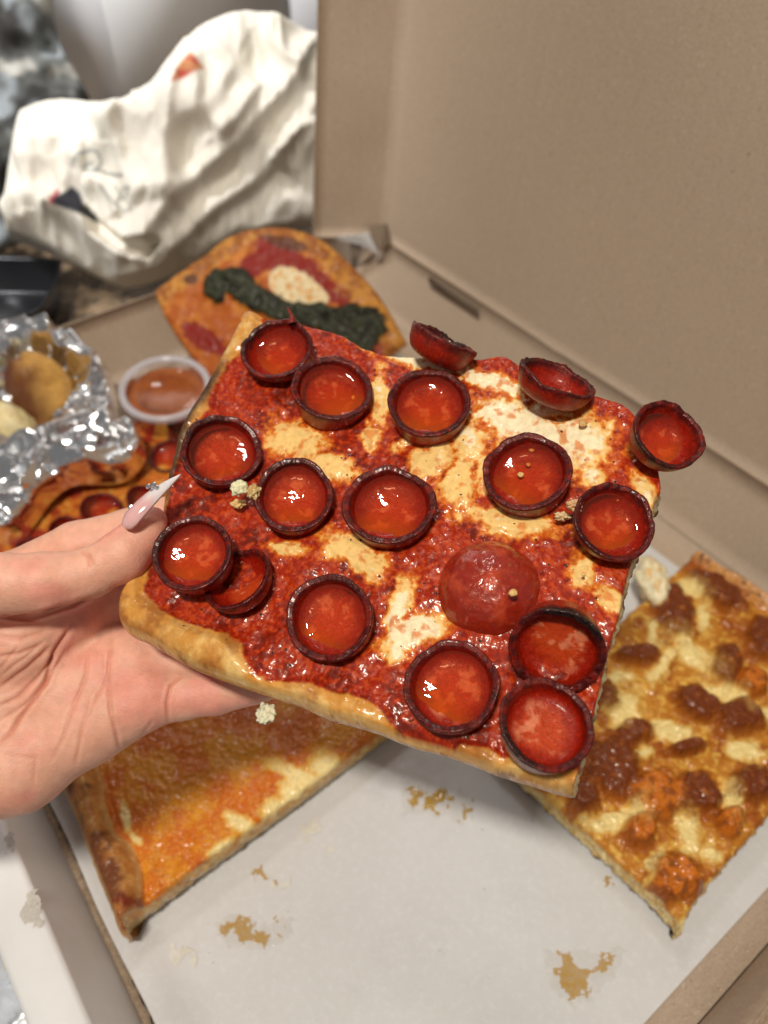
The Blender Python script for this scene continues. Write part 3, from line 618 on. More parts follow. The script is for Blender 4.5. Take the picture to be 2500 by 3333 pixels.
CUPS = [  # rim centre px, semi-major px, tilt ratio, direction the axis leans, height, options
    (899, 1131, 126, .74, 118, .95, dict(burn=150, burn_amt=.7, bowl=True)), (1083, 1259, 135, .76, 86, .85, dict()), (1397, 1306, 138, .80, 92, .85, dict()),
    (719, 1465, 133, .92, 95, .8, dict(burn=120, burn_amt=.7)), (956, 1608, 135, .90, 105, .8, dict(burn=110, burn_amt=.6)), (1267, 1640, 152, .89, 100, .85, dict()),
    (1714, 1533, 146, .85, 98, .85, dict()), (2003, 1694, 140, .86, 45, .95, dict(burn=215, burn_amt=.4, bowl=True)), (2178, 1412, 128, .74, 42, 1.05, dict(burn=225, burn_amt=.8, bowl=True)),
    (624, 1797, 134, .88, 128, .85, dict(burn=165, burn_amt=.6)), (1069, 2007, 151, .93, 140, .85, dict(burn=70, burn_amt=.3)), (1468, 2230, 157, .95, 110, .85, dict()), (1782, 2354, 158, .93, 60, .85, dict(burn=215, burn_amt=.8, oil=.0)),
]
for i, (x, y, a, q, ang, hh, kw) in enumerate(CUPS):
    C = HF.hit(x, y, .75 + (i == 8) * .1 + (i == 9) * .42 + (i == 12) * .42); dep = (C - O) @ FWD; R = a * .95 / F_PX * dep
    kw.setdefault('oil', .50)
    pepperoni(held, C, cup_axis(x, y, q, ang), R, hh * .82 * (R / 1.25) ** .5, 10 + i, **kw)
def odd_cup(x, y, a, q, ang, hh, seed, off, **kw):
    C = HF.hit(x, y, off); dep = (C - O) @ FWD; pepperoni(held, C, cup_axis(x, y, q, ang), a * .95 / F_PX * dep, hh, seed, **kw)
odd_cup(1818, 1222, 134, .30, 64, .80, 31, .90, bowl=True, oil=0, burn=150, burn_amt=.6, label='cupped pepperoni standing on its side at the top edge')
odd_cup(1450, 1098, 124, .06, 62, .85, 32, .80, bowl=True, oil=0, burn=60, burn_amt=.9, label='cupped pepperoni turned away over the top edge')
odd_cup(768, 1878, 134, .62, 128, .66, 33, .58, bowl=True, oil=0, squash=(.9, 2.2), label='folded pepperoni half hidden under its neighbour')
odd_cup(1812, 2122, 158, .90, -100, .72, 34, .88, oil=0, burn=62, burn_amt=1.7, rimwave=.07, label='pepperoni with a blackened upper rim')
Cd = HF.hit(1588, 1899, .25); dome(held, Cd, HN, 172 / F_PX * ((Cd - O) @ FWD), 1.15, 5, 'domed pepperoni bulging upwards')

def flecks(name, parent, fr, pts, hf, seed, mat, size=(.02, .055), lift=.01):
    rng = np.random.RandomState(seed); V = []; Fs = []; z = hf(pts[:, None, :])[:, 0]
    for (x, y), zz in zip(pts, z):
        r = rng.uniform(*size); el = rng.uniform(.35, .9); a = rng.uniform(0, 6.28); k = rng.randint(4, 7); b = len(V); tl = rng.uniform(-.3, .3, 2)
        for j in range(k):
            t = 6.283 * j / k + rng.uniform(-.3, .3); rr = r * rng.uniform(.7, 1.2); p = np.array([rr * math.cos(t), rr * el * math.sin(t)]); p = np.array([p[0] * math.cos(a) - p[1] * math.sin(a), p[0] * math.sin(a) + p[1] * math.cos(a)])
            V.append((x + p[0], y + p[1], zz + lift + p @ tl))
        V.append((x, y, zz + lift + r * .35)); Fs += [(b + j, b + (j + 1) % k, b + k) for j in range(k)]
    o = mesh_obj(name, fr.world(np.array(V)), Fs, mat, parent, smooth=False); o['kind'] = 'stuff'; return o
rng = np.random.RandomState(4)
hpx = np.stack([rng.uniform(560, 2080, 420), rng.uniform(1080, 2500, 420)], -1); pl = np.array([HF.loc(x, y) for x, y in hpx])
inside = (poly_dist(pl, np.concatenate([bot, right, top[::-1], left[::-1]])) < -.25) & (poly_dist(pl, sauce_poly) < .2)
cc_ = np.array([HF.loc(c[0], c[1], .4) for c in CUPS] + [HF.loc(1588, 1899), HF.loc(722, 1852), HF.loc(1812, 2135)])
free = np.min(np.linalg.norm(pl[:, None] - cc_[None], axis=2), axis=1) > 1.22
flecks('dried_herbs', held, HF, pl[inside & free], held_h, 6, M['herb'])
# crumbs of cheese and garlic caught on the slice
def chunk(name, parent, C, r, seed, col, sc=(1, 1, 1), lo=48, mat=None, amp=.4, col2=None, grad=None):
    nt_, nu = lo, lo // 2; th = np.linspace(0, 2 * math.pi, nt_, endpoint=False); ph = np.linspace(.02, math.pi - .02, nu)
    D = np.stack([np.sin(ph)[:, None] * np.cos(th), np.sin(ph)[:, None] * np.sin(th), np.cos(ph)[:, None] + 0 * th], -1)
    n_ = fbm(D + seed * 3.7, 1.8, 4, seed); P = D * (1 + amp * n_)[..., None] * np.array(sc) * r + C
    c = mixc(np.broadcast_to(col, P.shape), col2 if col2 is not None else np.array(col) * .6, ss(0, .5, fbm(D + seed, 3., 3, seed + 1)))
    if grad is not None: c = mixc(np.broadcast_to(col, P.shape), col2, ss(-.3, .75, D @ np.asarray(grad) + .5 * fbm(D + seed, 1.6, 4, seed)))
    return mesh_obj(name, P.reshape(-1, 3), grid_faces(nu, nt_, True)[:, ::-1], mat or M['crumb'], parent, c.reshape(-1, 3))
chunk('cheese_crumb', held, HF.hit(780, 1588, .95), .24, 3, (.90, .84, .52), (1, 1.1, .7), amp=.55)
chunk('cheese_crumb', held, HF.hit(826, 1600, .95), .19, 4, (.55, .34, .12), (1, 1.3, .8), amp=.7, col2=(.8, .7, .4))
chunk('cheese_crumb', held, HF.hit(775, 1640, .35), .16, 6, (.85, .55, .22), (1.2, .9, .6), amp=.8)
chunk('cheese_crumb', held, HF.hit(1873, 1648, .85), .16, 7, (.75, .42, .20), (1.1, .9, .9), amp=1.2)
chunk('cheese_crumb', held, HF.hit(1830, 1682, .35), .15, 8, (.86, .60, .32), (1.2, .8, .8), amp=1.2)
chunk('cheese_crumb', held, HF.hit(866, 2322, -1.0), .27, 9, (.86, .80, .55), (1., 1.1, .6), amp=.55)
for (x, y, rr, sd) in ((1670, 1930, .11, 11), (1897, 1378, .12, 12), (1720, 1512, .07, 13), (1695, 1545, .09, 14), (1730, 1465, .08, 15), (2010, 1625, .07, 16), (1500, 1233, .08, 17), (1316, 1290, .07, 18), (1900, 1870, .05, 19)):
    chunk('garlic_bit', held, HF.hit(x, y, .28 if sd != 11 else 1.0) if sd in (11, 12) else HF.hit(x, y, .35), rr, sd, (.80, .50, .18), (1, 1, .6), 20, amp=.5)

# sprig of torn pepperoni skin at the top edge of the first cup
def spike(parent, a, b, r, col, name):
    a = np.asarray(a); b = np.asarray(b); d = nrm(b - a); e1 = nrm(np.cross(d, [0, 0, 1.])); e2 = np.cross(d, e1); n = 10; R_ = []
    for i, t in enumerate(np.linspace(0, 1, 9)):
        rr = r * (1 - t) ** .8 * (1 + .25 * math.sin(9 * t)); c = a + (b - a) * t + e1 * .05 * math.sin(4 * t)
        R_.append([c + rr * (e1 * math.cos(q) + e2 * math.sin(q)) for q in np.linspace(0, 2 * math.pi, n, endpoint=False)])
    V = np.array(R_).reshape(-1, 3); return mesh_obj(name, V, grid_faces(9, n, True)[:, ::-1], M['pepperoni'], parent, np.tile(col, (len(V), 1)))
spike(held, HF.hit(950, 1055, .9), HF.hit(937, 996, 1.1), .13, (.20, .02, .015), 'pepperoni_shred')

# ------------------------------------------------------------------ the other slices
def crustb(f, q): return mixc(crust_col(f, q), CHAR, ss(.2, .9, f) * .35)
def mk_slice(root, fr, pb, pr, pt, pl_, n, m, T, hf, cf, sides, seed, mat='pizza'):
    L = lambda pts: np.array([fr.loc(x, y) for x, y in pts])
    P = coons(L(pb), L(pr), L(pt), L(pl_), n, m); slab('crust', root, fr, P, T, hf, cf, sides, M[mat], seed); return P
# left: cheese slice with a thick browned crust along the box wall
F1 = Frame(B(20, 8, 1.9), [0.02, .02, 1], [1, 0, 0])
A0, A1 = (418, 2990), (1250, 2375); a0 = F1.hit(*A0); a1 = F1.hit(*A1); e1 = nrm(a1 - a0); e2 = nrm(F1.hit(190, 2520) - a0)
pf = lambda fr, u_, v_, o_, a, b: (fr, )
def wpx(p): x, y = proj(p); return (float(x), float(y))
s1 = thing('pizza_slice', 'cheese slice with a thick browned crust lying against the white box wall', 'pizza slice', (a0 + e1 * 7 + e2 * 6) - ZZ * 1.9)
bl, br, tr, tl = a0, a0 + e1 * 17, a0 + e1 * 17.5 + e2 * 13, a0 + e2 * 13.5
F1x = Frame(a0, F1.z, e1)
L1 = lambda p: np.array([(p - F1x.o) @ F1x.x, (p - F1x.o) @ F1x.y])
# crust inner edge, following the photographed wavy line
cl1 = np.array([F1x.loc(x, y) for x, y in ((476, 3000), (474, 2930), (470, 2850), (450, 2790), (425, 2745), (385, 2715), (362, 2640), (345, 2560), (320, 2450), (300, 2350), (290, 2200))])
poly1 = np.concatenate([cl1, np.array([[2, 30], [30, 30], [30, -6], [cl1[0][0] + .05, -6]])])
def h1(P):
    d = poly_dist(P, poly1) + .1 * fbm(P, 1.1, 3, 3); return .85 * ss(-.2, .8, d) - .16 * np.exp(-(d / .13) ** 2) + fbm(P, 1.0, 3, 5) * .12 + fbm(P, 5., 3, 6) * .035 + (.4 - np.abs(fbm(P, 2.6, 3, 16))) * .10
wh = [(1000, 2540, 170, 28, -25), (900, 2640, 60, 50, 20), (960, 2590, 60, 110, -20), (780, 2680, 60, 30, -30), (410, 2660, 16, 60, 10), (440, 2730, 30, 14, -40), (1150, 2480, 60, 18, 40), (720, 2760, 60, 20, 35), (1060, 2500, 60, 60, 0)]
def c1(P, z, dist):
    d = poly_dist(P, poly1) + .12 * fbm(P, 1.6, 4, 3); n1 = fbm(P, .5, 4, 61); n2 = fbm(P, 2.4, 4, 62); n3 = fbm(P, 8., 3, 63)
    OR = (.58, .14, .008); YE = (.66, .26, .014); RD = (.46, .075, .010)
    c = mixc(np.broadcast_to(OR, P.shape[:-1] + (3,)), YE, ss(-.15, .35, n1 + .3 * n2)); c = mixc(c, RD, ss(.05, .55, -n1 + .4 * n2 - .05) * .8); c = mixc(c, (.78, .40, .08), ss(.05, .4, n3 + .4 * n2) * .45); c = mixc(c, (.40, .07, .01), ss(.1, .45, -n3 + .3 * n2) * .45)
    f = blob_field(P, F1x, wh) + .35 * n2 + .2 * n3; c = mixc(c, (.74, .42, .08), ss(-.25, .15, f)); c = mixc(c, (.86, .68, .30), ss(.02, .6, f)); c = mixc(c, (.30, .08, .02), ss(.42, .6, n3 + .2 * n2) * .6)
    k = mixc((.44, .17, .04), (.60, .30, .08), ss(-.3, .3, n2)); k = mixc(k, (.15, .045, .014), ss(-.15, .40, fbm(P, .7, 3, 66) + .4 * n2 + ss(.4, 1.3, d) * .35)); k = mixc(k, (.74, .50, .20), ss(.35, .1, d) * .6)
    k = mixc(k, (.20, .02, .008), ss(.9, .4, P[..., 1]) * ss(-.3, .2, n2) * .8)
    return mixc(c, k, ss(.0, .12, d))
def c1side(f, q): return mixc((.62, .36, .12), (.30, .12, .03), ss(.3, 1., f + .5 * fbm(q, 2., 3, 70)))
def c1cut(f, q): return mixc(mixc((.74, .50, .18), (.58, .24, .03), ss(-.2, .3, fbm(q, 2., 3, 71))), (.55, .40, .18), ss(.4, .9, f))
P1 = coons(np.array([L1(bl) + [-.3, -.45], L1(bl) + [.6, .05], L1((bl + br) / 2), L1(br)]), np.array([L1(br), L1(tr)]), np.array([L1(tl), L1(tr)]), np.array([L1(bl) + [-.3, -.45], L1(bl * .8 + tl * .2) + [-.1, 0], L1((bl + tl) / 2) + [.12, 0], L1(tl)]), 300, 240)
slab('crust', s1, F1x, P1, 1.55, h1, c1, [dict(round=.12, bulge=.05, under=.15, rag=.14, col=c1cut), dict(round=.1, bulge=0, under=0, rag=.1, col=c1cut), dict(round=.1, bulge=0, under=0, rag=.1, col=c1cut), dict(round=.8, qm=.7, bulge=.3, under=.35, rag=.05, col=c1side)], M['pizza'], 21)
gx = np.random.RandomState(3).uniform([2, .5], [15, 11], (60, 2)); flecks('dried_herbs', s1, F1x, gx, h1, 8, M['herb'], (.02, .05))

# right: chicken slice with browned chunks and melted cheese
t0 = at(2228, 3010, 1.7); er = nrm(at(2500, 2690, 1.7) - t0); el = nrm(at(1742, 2570, 1.7) - t0)
s2 = thing('pizza_slice', 'slice topped with browned orange chicken chunks and melted cheese at the right', 'pizza slice', t0 + er * 8 + el * 5 - ZZ * 1.7)
F2 = Frame(t0, [0, 0, 1], er); L2 = lambda p: np.array([(p - F2.o) @ F2.x, (p - F2.o) @ F2.y])
chick = [(2190, 2000, 80, 130, 10, 0), (2355, 2175, 62, 80, 0, 0), (2080, 2140, 90, 36, 0, 0), (2270, 2295, 100, 56, -20, 0), (2400, 2345, 90, 66, 0, 0), (1985, 2500, 110, 130, 0, 0), (2135, 2590, 100, 95, 0, 1), (2255, 2590, 110, 90, 0, 0), (2195, 2850, 100, 88, 10, 1),
         (2440, 2225, 60, 56, 0, 1), (1960, 2270, 60, 60, 0, 0), (2060, 2390, 70, 50, 20, 0), (2440, 2560, 90, 70, 20, 0), (2450, 2810, 70, 50, 30, 1), (2080, 2700, 60, 60, 0, 1), (2330, 1930, 120, 50, -30, 0), (1900, 2600, 60, 60, 0, 0), (2230, 2440, 80, 30, 10, 0), (2370, 2680, 50, 60, 0, 1), (2480, 2080, 60, 80, 0, 0)]
ch2 = [(2040, 2310, 60, 66, 0), (1990, 2210, 60, 24, 10), (2120, 2060, 18, 60, 30), (2250, 2120, 110, 40, -40), (2360, 2260, 100, 28, -25), (2190, 2380, 70, 24, -10), (2090, 2460, 40, 24, 30), (2070, 2640, 28, 50, -30), (2010, 2670, 110, 28, 0), (2250, 2720, 44, 80, 25), (2130, 2820, 20, 50, -20), (2310, 2780, 30, 30, 0), (2270, 2980, 90, 40, 30), (2330, 2890, 26, 50, -20), (2240, 1920, 60, 26, -20), (2290, 2010, 26, 60, 10), (2430, 2440, 70, 26, -20), (2380, 2620, 30, 70, 10), (2160, 2170, 80, 24, 60), (2210, 3010, 60, 40, 30), (2480, 2330, 50, 30, 0)]
def h2(P):
    g = ss(-.1, .5, blob_field(P, F2, [c[:5] for c in chick]) + .35 * fbm(P, 1.4, 4, 3)); return .75 * g + fbm(P, .9, 3, 5) * .16 + fbm(P, 3.6, 4, 6) * .09 + .10 * ss(.0, .4, blob_field(P, F2, ch2) + .4 * fbm(P, 1.5, 3, 9)) + .8 * ss(15.9, 17., P[..., 0])
def c2(P, z, dist):
    n1 = fbm(P, .8, 4, 81); n2 = fbm(P, 2.6, 4, 82); n3 = fbm(P, 8., 3, 83)
    c = mixc(np.broadcast_to((.50, .19, .018), P.shape[:-1] + (3,)), (.34, .09, .010), ss(-.1, .35, n1 + .3 * n2)); c = mixc(c, (.70, .40, .07), ss(.0, .4, n2 - .4 * n1))
    ck = blob_field(P, F2, [c_[:5] for c_ in chick]) + .35 * fbm(P, 1.4, 4, 3) + .15 * n3; oc = blob_field(P, F2, [c_[:5] for c_ in chick if c_[5]]) + .25 * n2
    c = mixc(c, (.36, .10, .012), ss(-.15, .15, ck)); c = mixc(c, (.16, .032, .006), ss(.04, .42, ck) * ss(-.5, .2, n2 + .25)); c = mixc(c, (.62, .17, .012), ss(.05, .4, oc) * ss(-.35, .2, n2 + .1) * .85)
    wp = P + .5 * np.stack([fbm(P, 1.1, 3, 85), fbm(P, 1.1, 3, 86)], -1); f = blob_field(wp, F2, ch2) + .75 * fbm(P, 1.3, 4, 87) + .3 * n3; c = mixc(c, (.66, .38, .08), ss(-.4, .05, f) * (1 - .8 * ss(.1, .3, ck))); c = mixc(c, (.82, .64, .26), ss(-.02, .5, f) * (1 - .9 * ss(.15, .35, ck)))
    c = mixc(c, (.05, .018, .008), ss(.42, .58, n3 + .3 * n2) * ss(0., .3, ck) * .8)
    kr = ss(15.9, 16.5, P[..., 0] + .3 * n2); c = mixc(c, mixc((.62, .30, .10), (.10, .03, .012), ss(.0, .5, n2 + ss(16.7, 17.4, P[..., 0]))), kr); return c
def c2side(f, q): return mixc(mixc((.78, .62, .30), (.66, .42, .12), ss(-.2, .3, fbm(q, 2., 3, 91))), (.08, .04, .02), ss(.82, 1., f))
P2 = coons(np.array([L2(t0) + [-.3, -.1], L2(t0 + er * 1.4) + [0, .25], L2(t0 + er * 8) + [0, .2], L2(t0 + er * 17)]), np.array([L2(t0 + er * 17), L2(t0 + er * 17.3 + el * 11)]), np.array([L2(t0 + el * 10.5 + er * .2), L2(t0 + el * 11 + er * 17.3)]), np.array([L2(t0) + [-.3, -.1], L2(t0 + el * 1.2) + [.1, 0], L2(t0 + el * 10.5 + er * .2)]), 380, 260)
cs = dict(round=.25, bulge=.0, under=.05, rag=.22, col=c2side)
slab('crust', s2, F2, P2, 1.4, h2, c2, [cs, dict(round=.4, bulge=.2, under=.3, rag=.06, col=lambda f, q: mixc((.30, .12, .04), CHAR, ss(.0, .4, f + .3 * fbm(q, 2., 3, 5)))), dict(cs), dict(cs)], M['pizza'], 33)
gx = np.random.RandomState(5).uniform([.5, .5], [12, 9.5], (70, 2)); flecks('dried_herbs', s2, F2, gx, h2, 9, M['herb'], (.02, .06))
chunk('cheese_piece', s2, at(2125, 1890, 2.2), 1.0, 14, (.86, .76, .50), (.8, 1.5, .8), amp=.4, mat=M['bread'], col2=(.78, .42, .08))

# back: margherita slice with pesto, propped on the corner of the box
b1, b2, b3 = at(495, 945, 5.6), at(1318, 1100, 5.4), at(885, 735, 9.2); nB = nrm(np.cross(b2 - b1, b3 - b1)); nB = nB if nB[2] > 0 else -nB
FB = Frame(b1, nB, b2 - b1)
s3 = thing('pizza_slice', 'tomato slice with dark green pesto and white cheese propped on the far box corner', 'pizza slice', (b1 + b2) / 2 - ZZ * 4)
LB_ = lambda pts: np.array([FB.loc(x, y) for x, y in pts])
P3_ = coons(LB_([(497, 948), (545, 1050), (620, 1160), (720, 1290), (790, 1370)]), LB_([(790, 1370), (1010, 1300), (1180, 1210), (1318, 1110)]), LB_([(885, 738), (960, 745), (1040, 775), (1130, 850), (1230, 960), (1318, 1110)]), LB_([(497, 948), (570, 890), (650, 838), (730, 775), (800, 748), (885, 738)]), 230, 230)
pesto = [(760, 925, 105, 50, -20), (705, 935, 55, 60, 0), (850, 980, 120, 46, -18), (960, 1020, 110, 44, -10), (1080, 1045, 140, 50, -15), (1170, 1060, 100, 80, 0), (1150, 1110, 80, 60, 0)]
def h3(P):
    return (.30 + .2 * fbm(P, 1.6, 3, 15)) * ss(-.1, .4, blob_field(P, FB, pesto) + .4 * fbm(P, .8, 3, 16)) + fbm(P, .6, 3, 5) * .2 + fbm(P, 2.5, 3, 6) * .07
def c3(P, z, dist):
    n1 = fbm(P, .6, 4, 101); n2 = fbm(P, 2., 4, 102); ed = np.minimum(dist[2], dist[3])
    red = blob_field(P, FB, [(960, 880, 170, 60, -38), (830, 860, 80, 40, 40), (660, 1100, 80, 36, -35), (1190, 1150, 60, 60, 0), (1120, 970, 60, 30, -30)]) + .35 * n2
    c = mixc(np.broadcast_to((.46, .11, .012), P.shape[:-1] + (3,)), (.62, .22, .03), ss(-.1, .3, n1)); c = mixc(c, (.27, .016, .010), ss(-.15, .15, red))
    k = mixc((.60, .28, .05), (.34, .11, .018), ss(-.2, .3, n1 + .5 * n2)); c = mixc(c, k, ss(2.0, 1.2, ed + .8 * n2)); 
    w = blob_field(P, FB, [(960, 935, 105, 60, -28), (1010, 965, 70, 50, -30)]) + .2 * n2; c = mixc(c, mixc((.85, .74, .46), (.74, .36, .08), ss(.15, .6, n2 + .25 * w)), ss(.0, .15, w))
    g = blob_field(P, FB, pesto) + .4 * fbm(P, .8, 3, 16) + .2 * n2; c = mixc(c, mixc((.030, .040, .018), (.010, .012, .008), ss(-.2, .3, n2)), ss(.02, .18, g))
    b = blob_field(P, FB, [(622, 910, 26, 20, 0), (930, 790, 90, 24, -15)]) + .2 * n2; return mixc(c, (.10, .03, .015), ss(.0, .3, b) * .9) * np.array([.86, .80, .75])
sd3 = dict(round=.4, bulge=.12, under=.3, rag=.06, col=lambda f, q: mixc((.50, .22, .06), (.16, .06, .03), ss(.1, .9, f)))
slab('crust', s3, FB, P3_, 1.2, h3, c3, [sd3] * 4, M['pizza_far'], 44)

# far left: another pepperoni slice lying under the foil
FU = Frame(at(300, 1640, 2.2), [0, 0, 1], [1, .2, 0])
s4 = thing('pizza_slice', 'pepperoni slice lying in the box half covered by the foil', 'pizza slice', at(300, 1640, .4))
LU = lambda pts: np.array([FU.loc(x, y) for x, y in pts])
P4 = coons(LU([(-130, 1900), (300, 1960), (700, 1800)]), LU([(700, 1800), (760, 1600), (720, 1330)]), LU([(-60, 1560), (300, 1400), (720, 1330)]), LU([(-130, 1900), (-60, 1560)]), 160, 120)
def c4(P, z, dist):
    n1 = fbm(P, .7, 4, 111); n2 = fbm(P, 2.4, 3, 112); c = mixc(np.broadcast_to((.62, .17, .02), P.shape[:-1] + (3,)), (.34, .03, .012), ss(-.1, .25, n1)); return mixc(c, (.72, .38, .07), ss(.1, .4, n2 - n1 * .5) * .8)
slab('crust', s4, FU, P4, 1.6, lambda P: fbm(P, .8, 3, 5) * .15 + fbm(P, 3., 3, 6) * .05, c4, [sd3] * 4, M['pizza_far'], 55)
for (x, y, a, sd, ang) in ((330, 1655, 66, 51, 90), (470, 1620, 56, 52, 80), (545, 1480, 62, 53, 120), (110, 1800, 62, 54, 90), (215, 1720, 50, 55, 90), (610, 1400, 60, 56, 60)):
    C = FU.hit(x, y, .6); pepperoni(s4, C, cup_axis(x, y, .8, ang), a / F_PX * ((C - O) @ FWD), .7, sd, oil=.4)

# ------------------------------------------------------------------ dip cup with a clear lid
dc = at(538, 1262, 4.6); dip = thing('sauce_cup', 'small clear plastic cup of orange sauce with a snap lid beside the foil', 'sauce cup', dc - ZZ * 3.8)
def lathe(name, C, prof, mat, parent, nt_=72, ax=(0, 0, 1), col=None):
    fr = Frame(C, ax, [1, 0, 0]); th = np.linspace(0, 2 * math.pi, nt_, endpoint=False); pr = np.asarray(prof, float)
    P = np.stack([pr[:, 0][:, None] * np.cos(th), pr[:, 0][:, None] * np.sin(th), pr[:, 1][:, None] + 0 * th], -1)
    return mesh_obj(name, fr.world(P.reshape(-1, 3)), grid_faces(len(pr), nt_, True)[:, ::-1], mat, parent, None if col is None else np.tile(col, (len(pr) * nt_, 1)))
dax = (.05, -.12, 1)
M['sauce'] = simple('orange_sauce', (.46, .13, .012), .5, var=(120, (.33, .07, .008)))
M['lid_rim'] = simple('cloudy_plastic_rim', (.62, .58, .60), .18, **{'Alpha': .62})
lathe('cup_body', dc, [(1.9, -3.8), (2.0, -3.8), (2.62, -.2), (2.72, -.05), (2.66, -.05), (2.56, -.2), (1.95, -3.7), (0, -3.7)][:7], M['clear'], dip, ax=dax)
lathe('sauce', dc, [(0, -3.6), (1.92, -3.6), (2.46, -.55), (2.3, -.5), (1.2, -.48), (0, -.48)], M['sauce'], dip, ax=dax)
ld = lathe('lid', dc, [(0, -.12), (1.75, -.12), (1.85, -.02), (2.0, .02), (2.2, .0), (2.35, -.05), (2.5, .02)], M['clear'], dip, ax=dax)
lathe('lid_rim', dc, [(2.45, .0), (2.55, .14), (2.72, .18), (2.88, .12), (2.92, -.05), (2.88, -.28), (2.8, -.30), (2.76, -.05), (2.6, .0), (2.45, -.02)], M['lid_rim'], dip, ax=dax)

# ------------------------------------------------------------------ relief-like solids (cloth, foil, wraps)
def relief(name, fr, poly_px, top_fn, w, thick, h, mat, parent, col_fn=None, back=1.5, smooth=True, pxo=0.):
    poly = np.array([fr.loc(x, y, pxo) for x, y in poly_px]); poly = smooth_poly(poly, 4); lo = poly.min(0) - 1.5 * h - .3; hi = poly.max(0) + 1.5 * h + .3
    nx, ny = [int(math.ceil((hi[i] - lo[i]) / h)) + 1 for i in range(2)]; gx_, gy_ = lo[0] + h * np.arange(nx), lo[1] + h * np.arange(ny)
    P2 = np.stack(np.meshgrid(gx_, gy_, indexing='ij'), -1); d = poly_dist(P2, poly); q = np.clip(-d / w, 0, 1); prof = np.sqrt(np.maximum(0, 1 - (1 - q) ** 2))
    zf = thick * prof + top_fn(P2, d) * ss(0, .35, q); zb = -back * prof
    z0 = zb.min() - 2 * h; z1 = zf.max() + 2 * h; gz_ = z0 + h * np.arange(int(math.ceil((z1 - z0) / h)) + 1)
    Z = gz_[None, None]; f = np.maximum(np.maximum(Z - zf[..., None], zb[..., None] - Z), d[..., None]); V, Fc = surface_nets(f, (lo[0], lo[1], z0), h)
    c = None if col_fn is None else col_fn(V)
    return mesh_obj(name, fr.world(V), Fc, mat, parent, c, smooth=smooth)
def folds(P, fr, lines, off=0.):
    z = 0
    for pts, amp, wd in lines: z = z + amp * np.exp(-(line_dist(P, np.array([fr.loc(x, y, off) for x, y in pts]))[0] / wd) ** 2)
    return z
def facets(P, cell, seed, slope=1.):
    """flat tilted facets, as in crumpled foil"""
    G = P / cell; I = np.floor(G).astype(np.int64); best = np.full(P.shape[:-1], 1e9); out = np.zeros(P.shape[:-1])
    for dx in (-1, 0, 1):
        for dy in (-1, 0, 1):
            a = I[..., 0] + dx; b = I[..., 1] + dy; h = hash3(a, b, a * 0, seed); h2_ = hash3(a, b, a * 0 + 3, seed)
            cx = a + (h & 1023) / 1023.; cy = b + ((h >> 10) & 1023) / 1023.; dd = (G[..., 0] - cx) ** 2 + (G[..., 1] - cy) ** 2
            val = ((h2_ & 1023) / 511. - 1) * (G[..., 0] - cx) + (((h2_ >> 10) & 1023) / 511. - 1) * (G[..., 1] - cy) + ((h2_ >> 20) & 1023) / 1023. * .6
            m = dd < best; best = np.where(m, dd, best); out = np.where(m, val, out)
    return out * cell * slope
# tote bag
M['canvas'] = food_mat('printed_canvas', (.8, .95), 0, coat=0, bumps=((60, .3, .002), (1400, .3, .0004)), var=.04, vs=30)
FT = Frame(at(560, 560, 8.0), [.12, -.80, .55], [1, .1, 0])
tote_poly = [(28, 755), (22, 650), (58, 400), (100, 350), (200, 325), (330, 335), (480, 315), (540, 230), (620, 120), (700, 70), (790, 48), (880, 55), (950, 85), (1010, 115), (1090, 150), (1120, 500), (1085, 620), (1060, 735), (960, 735), (800, 770), (650, 850), (540, 905), (440, 935), (370, 925), (250, 870), (150, 820), (60, 790)]
def sfold(P, fr, lines, off=0.):
    """asymmetric folds: soft on the left of the line, steep on its right"""
    z = 0
    for pts, amp, wl, wr in lines:
        L = resample(np.array([fr.loc(x, y, off) for x, y in pts]), 24); d, t = line_dist(P, L); i = np.clip((t * 23).astype(int), 0, 22); e = L[i + 1] - L[i]; w = P - L[i]
        sd = np.sign(e[..., 0] * w[..., 1] - e[..., 1] * w[..., 0]); ww = np.where(sd > 0, wl, wr); z = z + amp * np.exp(-(d / ww) ** 2) * (ss(0, .12, t) * ss(1, .88, t) * .8 + .2)
    return z
tf = [([(1000, 230), (900, 380), (760, 520), (620, 640), (520, 760), (465, 890)], 2.6, .8, 3.0), ([(1060, 330), (960, 470), (840, 600), (700, 700), (600, 800), (520, 880)], 1.6, .6, 2.2), ([(800, 80), (740, 200), (640, 300), (480, 400), (340, 470)], 2.2, 2.6, 1.2),
      ([(900, 90), (890, 170), (930, 240), (1000, 280)], 2.0, 2.0, .7), ([(780, 260), (700, 400), (600, 450), (560, 560), (590, 700)], 1.8, 1.0, 2.4), ([(180, 700), (260, 690), (340, 760), (470, 850)], 2.0, .6, 1.4), ([(60, 520), (180, 480), (330, 500)], 1.2, .8, 2.4), ([(30, 700), (130, 660), (220, 690)], 1.4, .7, 1.8),
      ([(420, 360), (400, 480), (440, 600), (520, 680)], 1.3, .8, 2.0), ([(860, 330), (790, 440), (720, 500)], 1.3, .5, 1.4), ([(900, 560), (980, 480), (1060, 430)], 1.6, .5, 1.6), ([(300, 600), (380, 640), (420, 740)], .9, .5, 1.2), ([(620, 130), (560, 260), (430, 350)], .9, 1.8, .6)]
def ttop(P, d): return sfold(P, FT, tf) + fbm(P, .10, 2, 7) * 2.2 + (.35 - np.abs(fbm(P @ np.array([[.8, -.6], [.25, .35]]), .55, 2, 9))) * 1.1 - 2.2 * ss(.3, -.3, poly_dist(P, np.array([FT.loc(x, y, 1.) for x, y in ((300, 690), (350, 740), (430, 800), (540, 800), (500, 850), (430, 840), (330, 770))])))
